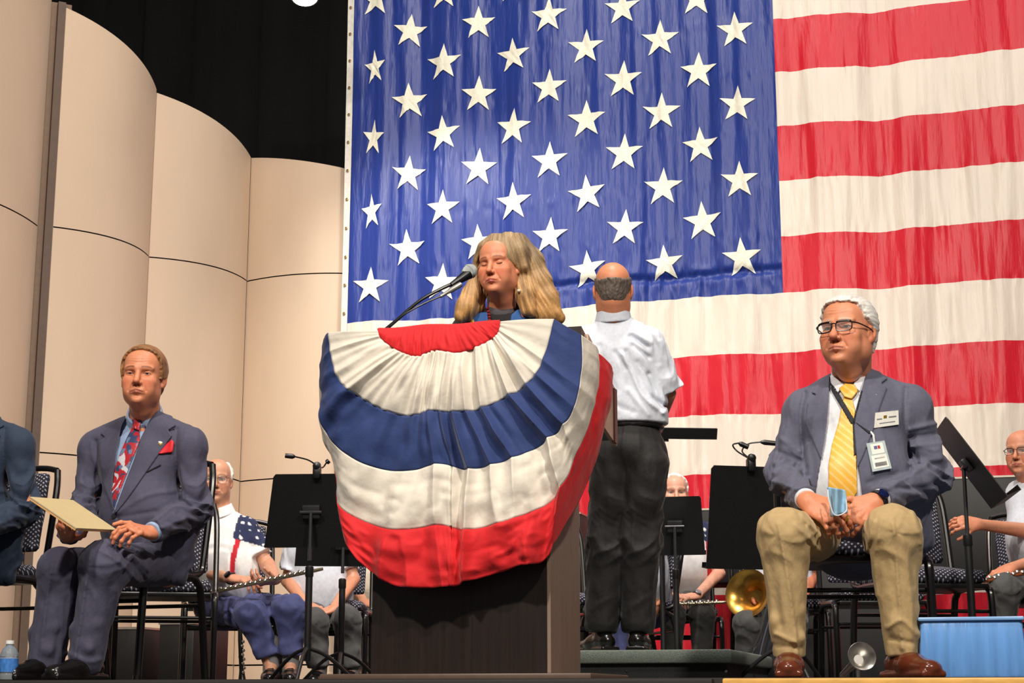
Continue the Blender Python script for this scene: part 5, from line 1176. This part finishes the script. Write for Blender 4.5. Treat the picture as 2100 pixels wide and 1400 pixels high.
# ============ band members
def starshirt(J, sd_):
    ch = J['chest']; shL, shR = J['shL'], J['shR']
    def f(V):
        C = np.tile(lin((228, 226, 226))[:3], (len(V), 1)); 
        for sh in (shL, shR):
            s = (V - ch) @ J['sd'] * np.sign((sh - ch) @ J['sd']); w_ = abs((sh - ch) @ J['sd']); z = V[:, 2] - sh[2]
            navy = (s > w_ * .86) & (z > -.06 - (s - w_) * .3); C[navy] = lin((34, 42, 78))[:3]
            q = V * 26; fr_ = (q - np.floor(q) - .5); st = navy & ((fr_ ** 2).sum(1) < .085); C[st] = lin((230, 228, 228))[:3]
            red = (~navy) & (s > w_ * .96) & (s < w_ * 1.16) & (z < -.04) & (z > -.30); C[red] = lin((190, 26, 44))[:3]
        return C
    return f
M_vsh = mat('shirt_printed', (228, 226, 226), rough=.85, vcol=True, bump=.3, bscale=(500, 500, 500))
def musician(label, d, hc, hyaw, sh, chest, pel, el, wr, hip, kn, an, skin, hairc, hairpoly, tm, shirtm=None, stars=False, glass=None, hands=None, hs=1.0, w=.17, belly=None, toe=(-.1, -1, 0), seed=1, nose=1.0, kd=-.42, ad=-.42, hd_=.0, sock=None, tend=.75, hthick=.012, pitch=0):
    """joints given right then left, as photo pixels plus a depth offset"""
    p = lambda t: P(t[0], t[1], d + (t[2] if len(t) > 2 else 0))
    J = JJ(neck=p(chest[2]), chest=p(chest[0]), waist=p(chest[1]), pelvis=p(pel), shR=p(sh[0]), shL=p(sh[1]), elR=p(el[0]), elL=p(el[1]), wrR=p(wr[0]), wrL=p(wr[1]), hipR=p(hip[0]), hipL=p(hip[1]), knR=p(kn[0]), knL=p(kn[1]), anR=p(an[0]), anL=p(an[1]))
    for q in 'LR': J['toe' + q] = nrm(toe)
    T = thing('person', label, 'person', [J['pelvis'][0], J['pelvis'][1], 0], 'members of the concert band')
    hd = Head(p(hc), rotm(hyaw, pitch), hs=hs, skin=skin, neck=J['neck'], nose=nose, browcol=(150, 120, 100), wr=.6, fat=.004); J['headc'] = hd.c - UZ * .08
    hl = []
    for i, q in enumerate('RL'):
        f, n, cu = (hands or [((.5, -.3, -.2), (0, .3, -1), .5), ((-.5, -.3, -.2), (0, .3, -1), .5)])[i]
        hl.append(dict(wr=J['wr' + q], f=np.array(f, float), n=np.array(n, float), curl=cu, el=J['el' + q], sc=1.0, side=1 if q == 'R' else -1))
    person_body(J, hd, T, hl, h=.012, hh=.004, handh=.0035); eyes(hd, T)
    if hairpoly: hair_mesh(hd, hairpoly, hthick, None, hairc, T, h=.005, colvar=.1, sf=(70, 40, 60), amp=.004)
    polo_shirt(J, T, M_vsh if stars else (shirtm or polo), w=w, r=(.068, .064, .05), tend=tend, belly=belly, h=.006 if stars else .009, seed=seed, col=starshirt(J, J['sd']) if stars else None, hem=J['pelvis'][2] - .02)
    trousers(J, T, tm, rh=.086, rk=.071, ra=.060, seed=seed, h=.009, crease=0, amp=.006, hem=.055)
    socks(T, J, sock or fabric('sock_grey', (120, 118, 118)))
    shoe(T, J['anR'], toe, M_shoe); shoe(T, J['anL'], toe, M_shoe)
    if glass: glasses(hd, T, col=glass, r=.0013, thin=True)
    return T, J
navy = fabric('trousers_navy', (76, 82, 128)); grey = fabric('trousers_grey', (78, 78, 78)); dgrey = fabric('trousers_charcoal', (58, 58, 56))
short = [(-.2, -.06), (-.03, -.05), (-.02, .0), (.008, .005), (.016, .04), (.03, .08), (.045, .105), (.05, .2), (-.2, .2)]
bald = [(-.2, -.06), (-.03, -.05), (-.02, .0), (.008, .0), (.012, .03), (-.0, .06), (-.03, .105), (-.2, .12)]
T, J = musician('seated elderly flutist in white shirt with starred shoulder and navy trousers', 8.7, (444, 986), 8, [(404, 1090, .06), (504, 1086)], [(454, 1130), (460, 1195), (450, 1052)], (462, 1240, .1),
    [(396, 1168), (548, 1158, -.05)], [(474, 1186, -.30), (566, 1188, -.32)], [(430, 1245, .05), (492, 1245, .05)], [(518, 1262, -.38), (598, 1252, -.38)], [(556, 1362, -.34), (596, 1362, -.36)], (206, 150, 122), (214, 208, 200), bald, navy, stars=True, glass=(150, 130, 110), belly=(P(460, 1170, 8.66), (.16, .15, .15)),
    hands=[((.9, -.3, -.1), (-.1, .4, -1), (.35, .45, .5, .55)), ((-.5, -.5, -.15), (.1, .4, .9), .6)], toe=(.1, -1, 0), sock=fabric('sock_grey', (120, 118, 118)))
watch(T, J['wrR'], J['elR'], col=(30, 30, 34), out=(0, -1, .4), t=.0, r=.031)
clarinet(P(398, 1222, 8.28), P(662, 1166, 8.16), 'silver flute held across the lap of the elderly flutist in navy trousers', r=.0095, body=(214, 196, 160), name='flute', cat='flute')
musician('musician in white shirt with red-striped cuffs and grey trousers behind the tall stand', 9.5, (655, 1032), 0, [(608, 1112), (704, 1112)], [(656, 1148), (660, 1205), (655, 1080)], (665, 1252, .05),
    [(590, 1190), (724, 1188, -.05)], [(628, 1240, -.3), (684, 1248, -.32)], [(640, 1258), (692, 1258)], [(645, 1278, -.42), (712, 1272, -.42)], [(655, 1385, -.4), (722, 1385, -.4)], (200, 140, 112), (120, 90, 60), short, grey, seed=4)
musician('musician in cream shirt mostly hidden behind the lectern', 10.6, (770, 1045), 0, [(728, 1115), (812, 1115)], [(770, 1150), (770, 1205), (770, 1085)], (770, 1250, .05),
    [(712, 1180), (830, 1180)], [(748, 1235, -.3), (795, 1235, -.32)], [(750, 1255), (792, 1255)], [(745, 1275, -.42), (800, 1272, -.42)], [(745, 1375, -.4), (800, 1375, -.4)], (196, 136, 108), (120, 90, 60), short, dgrey, shirtm=fabric('shirt_cream', (226, 218, 196)), seed=6)
T, J = musician('white-haired flute player in star-sleeved shirt behind the platform', 10.2, (1384, 1012), 0, [(1338, 1092), (1446, 1092)], [(1392, 1125), (1396, 1185), (1386, 1062)], (1396, 1235, .1),
    [(1330, 1170), (1474, 1176, -.05)], [(1362, 1220, -.32), (1428, 1222, -.34)], [(1368, 1242), (1424, 1242)], [(1378, 1262, -.42), (1440, 1260, -.42)], [(1380, 1372, -.4), (1440, 1372, -.4)], (214, 158, 134), (226, 222, 216), short, dgrey, stars=True, belly=(P(1396, 1165, 10.15), (.16, .15, .16)), seed=8, w=.18,
    hands=[((.8, -.4, -.15), (0, .4, -1), .5), ((-.8, -.4, -.1), (0, .4, -1), .5)])
watch(T, J['wrL'], J['elL'], col=(150, 150, 154), out=(0, -1, .4), t=.0, r=.031)
clarinet(P(1338, 1240, 9.72), P(1492, 1234, 9.72), 'silver flute on the lap of the white-haired flute player', r=.0095, body=(214, 196, 160), name='flute', cat='flute')
musician('musician in white top half hidden behind the standing man', 9.3, (1318, 1020), -60, [(1290, 1090, -.05), (1330, 1100, .15)], [(1318, 1130), (1322, 1190), (1316, 1062)], (1335, 1240, .1),
    [(1282, 1170), (1352, 1165, .1)], [(1262, 1220, -.2), (1352, 1232, -.05)], [(1320, 1245, -.05), (1335, 1245, .1)], [(1262, 1262, -.25), (1275, 1268, .0)], [(1268, 1380, -.2), (1280, 1380, .05)], (206, 140, 104), (120, 90, 60), short, navy, seed=10, toe=(-1, -.3, 0))
T, J = musician('grey-haired musician with dark glasses and white polo at the right edge', 8.4, (2098, 928), -38, [(2090, 1012, .1), (2175, 1010, -.05)], [(2132, 1050), (2138, 1120), (2118, 985)], (2145, 1170, .1),
    [(2118, 1090, -.10), (2215, 1120)], [(2004, 1074, -.30), (2072, 1165, -.35)], [(2110, 1180, .0), (2180, 1180, .0)], [(2062, 1208, -.40), (2150, 1205, -.42)], [(2045, 1340, -.3), (2150, 1350, -.4)], (204, 138, 108), (196, 188, 178), bald, grey, glass=(30, 26, 26), seed=14, belly=(P(2135, 1100, 8.36), (.16, .15, .16)),
    hands=[((-.9, -.3, .05), (.2, .8, -.4), .6), ((-.75, -.3, -.35), (.2, .5, -.8), (.5, .6, .6, .6))], toe=(-.3, -1, 0), tend=.8)
clarinet(P(1938, 1206, 7.95), P(2130, 1168, 8.0), 'wooden clarinet with silver keys on the lap of the musician at the right edge', r=.012, body=(150, 84, 50), name='clarinet')
T, J = musician('musician in white shirt holding a brass bell, hidden behind the khaki trouser leg', 9.2, (1600, 1060), -10, [(1555, 1112), (1650, 1112)], [(1602, 1150), (1602, 1205), (1600, 1085)], (1602, 1250, .05),
    [(1548, 1180), (1664, 1185)], [(1556, 1226, -.3), (1640, 1235, -.3)], [(1580, 1255), (1628, 1255)], [(1535, 1282, -.42), (1625, 1275, -.42)], [(1530, 1395, -.4), (1630, 1395, -.4)], (190, 120, 90), (90, 70, 50), short, grey, seed=16, hands=[((-.4, -.3, -.5), (.5, -.3, 0), .5), ((-.5, -.3, -.2), (0, .3, -1), .5)])
hn = thing('horn', 'brass horn bell resting against the musician behind the khaki trouser leg', 'horn', P(1535, 1215, 8.75)); ax = nrm([-.55, -.75, .15]); c = P(1533, 1216, 8.75)
m = MB(); m.lathe(c, ax, [(.018, -.26), (.024, -.18), (.042, -.09), (.075, -.035), (.128, .0), (.130, .003), (.124, .002), (.072, -.032), (.038, -.09)], 40); m.build('bell', mat('brass_lacquer', (196, 150, 72), rough=.25, metal=.9), hn)
# ============ chairs people sit on
def seatchair(px, d, yaw, label): return chair(P(px, 1390, d) * [1, 1, 0], yaw, label)
seatchair(1758, 5.90, -4, 'black dotted chair under the white-haired man in khaki trousers')
seatchair(238, 6.60, -22, 'black dotted chair under the man in the navy suit')
seatchair(-92, 6.78, -22, 'black dotted chair at the left edge under the man in the dark suit')
seatchair(466, 8.86, 12, 'dark dotted chair under the elderly flutist')
seatchair(1284, 9.45, -78, 'dotted chair seen side-on just right of the standing man\'s trousers')
seatchair(1396, 10.32, 0, 'dotted chair under the white-haired flute player')
seatchair(2146, 8.52, -14, 'dotted chair under the musician at the right edge')
seatchair(1900, 7.3, 8, 'empty dotted chair behind the white-haired man\'s left elbow')
seatchair(1800, 8.6, 0, 'empty dotted chair seen low between the khaki trouser legs')
seatchair(330, 7.9, 10, 'empty dotted chair behind the man in the navy suit')
seatchair(668, 9.62, 0, 'dotted chair under the musician in grey trousers'); seatchair(770, 10.75, 0, 'dotted chair behind the lectern'); seatchair(1604, 9.35, 0, 'dotted chair under the musician with the brass bell')
seatchair(1140, 9.0, 14, 'dotted chair just left of the standing man\'s trousers, mostly behind the lectern')
bag = thing('instrument_bag', 'black cloth bag leaning behind the khaki trouser leg', 'bag', P(1580, 1400, 8.3) * [1, 1, 0])
S = SDF(); zb = [P(x, y, 8.3) for x, y in ((1562, 1392), (1602, 1392), (1596, 1240))]
S.u(cap(zb[0] + UZ * .03, zb[2], .07, .045, side=np.array([1., 0, 0]), fa=1, fb=.8), .03); S.u(cap(zb[1] + UZ * .03, zb[2], .07, .045), .05); S.disp(wrinkle(.008, 14, 3)); S.inter(lambda Q: .002 - Q[:, 2], .004)
V, F = S.mesh(.009); mk('cloth', V, F, fabric('bag_black', (22, 22, 26)), bag)
m = MB(); m.tube([P(1550, 1385, 8.2), P(1566, 1310, 8.2), P(1588, 1238, 8.22)], .008, flat=.4, smooth=4); m.build('strap', fabric('bag_strap', (70, 70, 86)), bag)
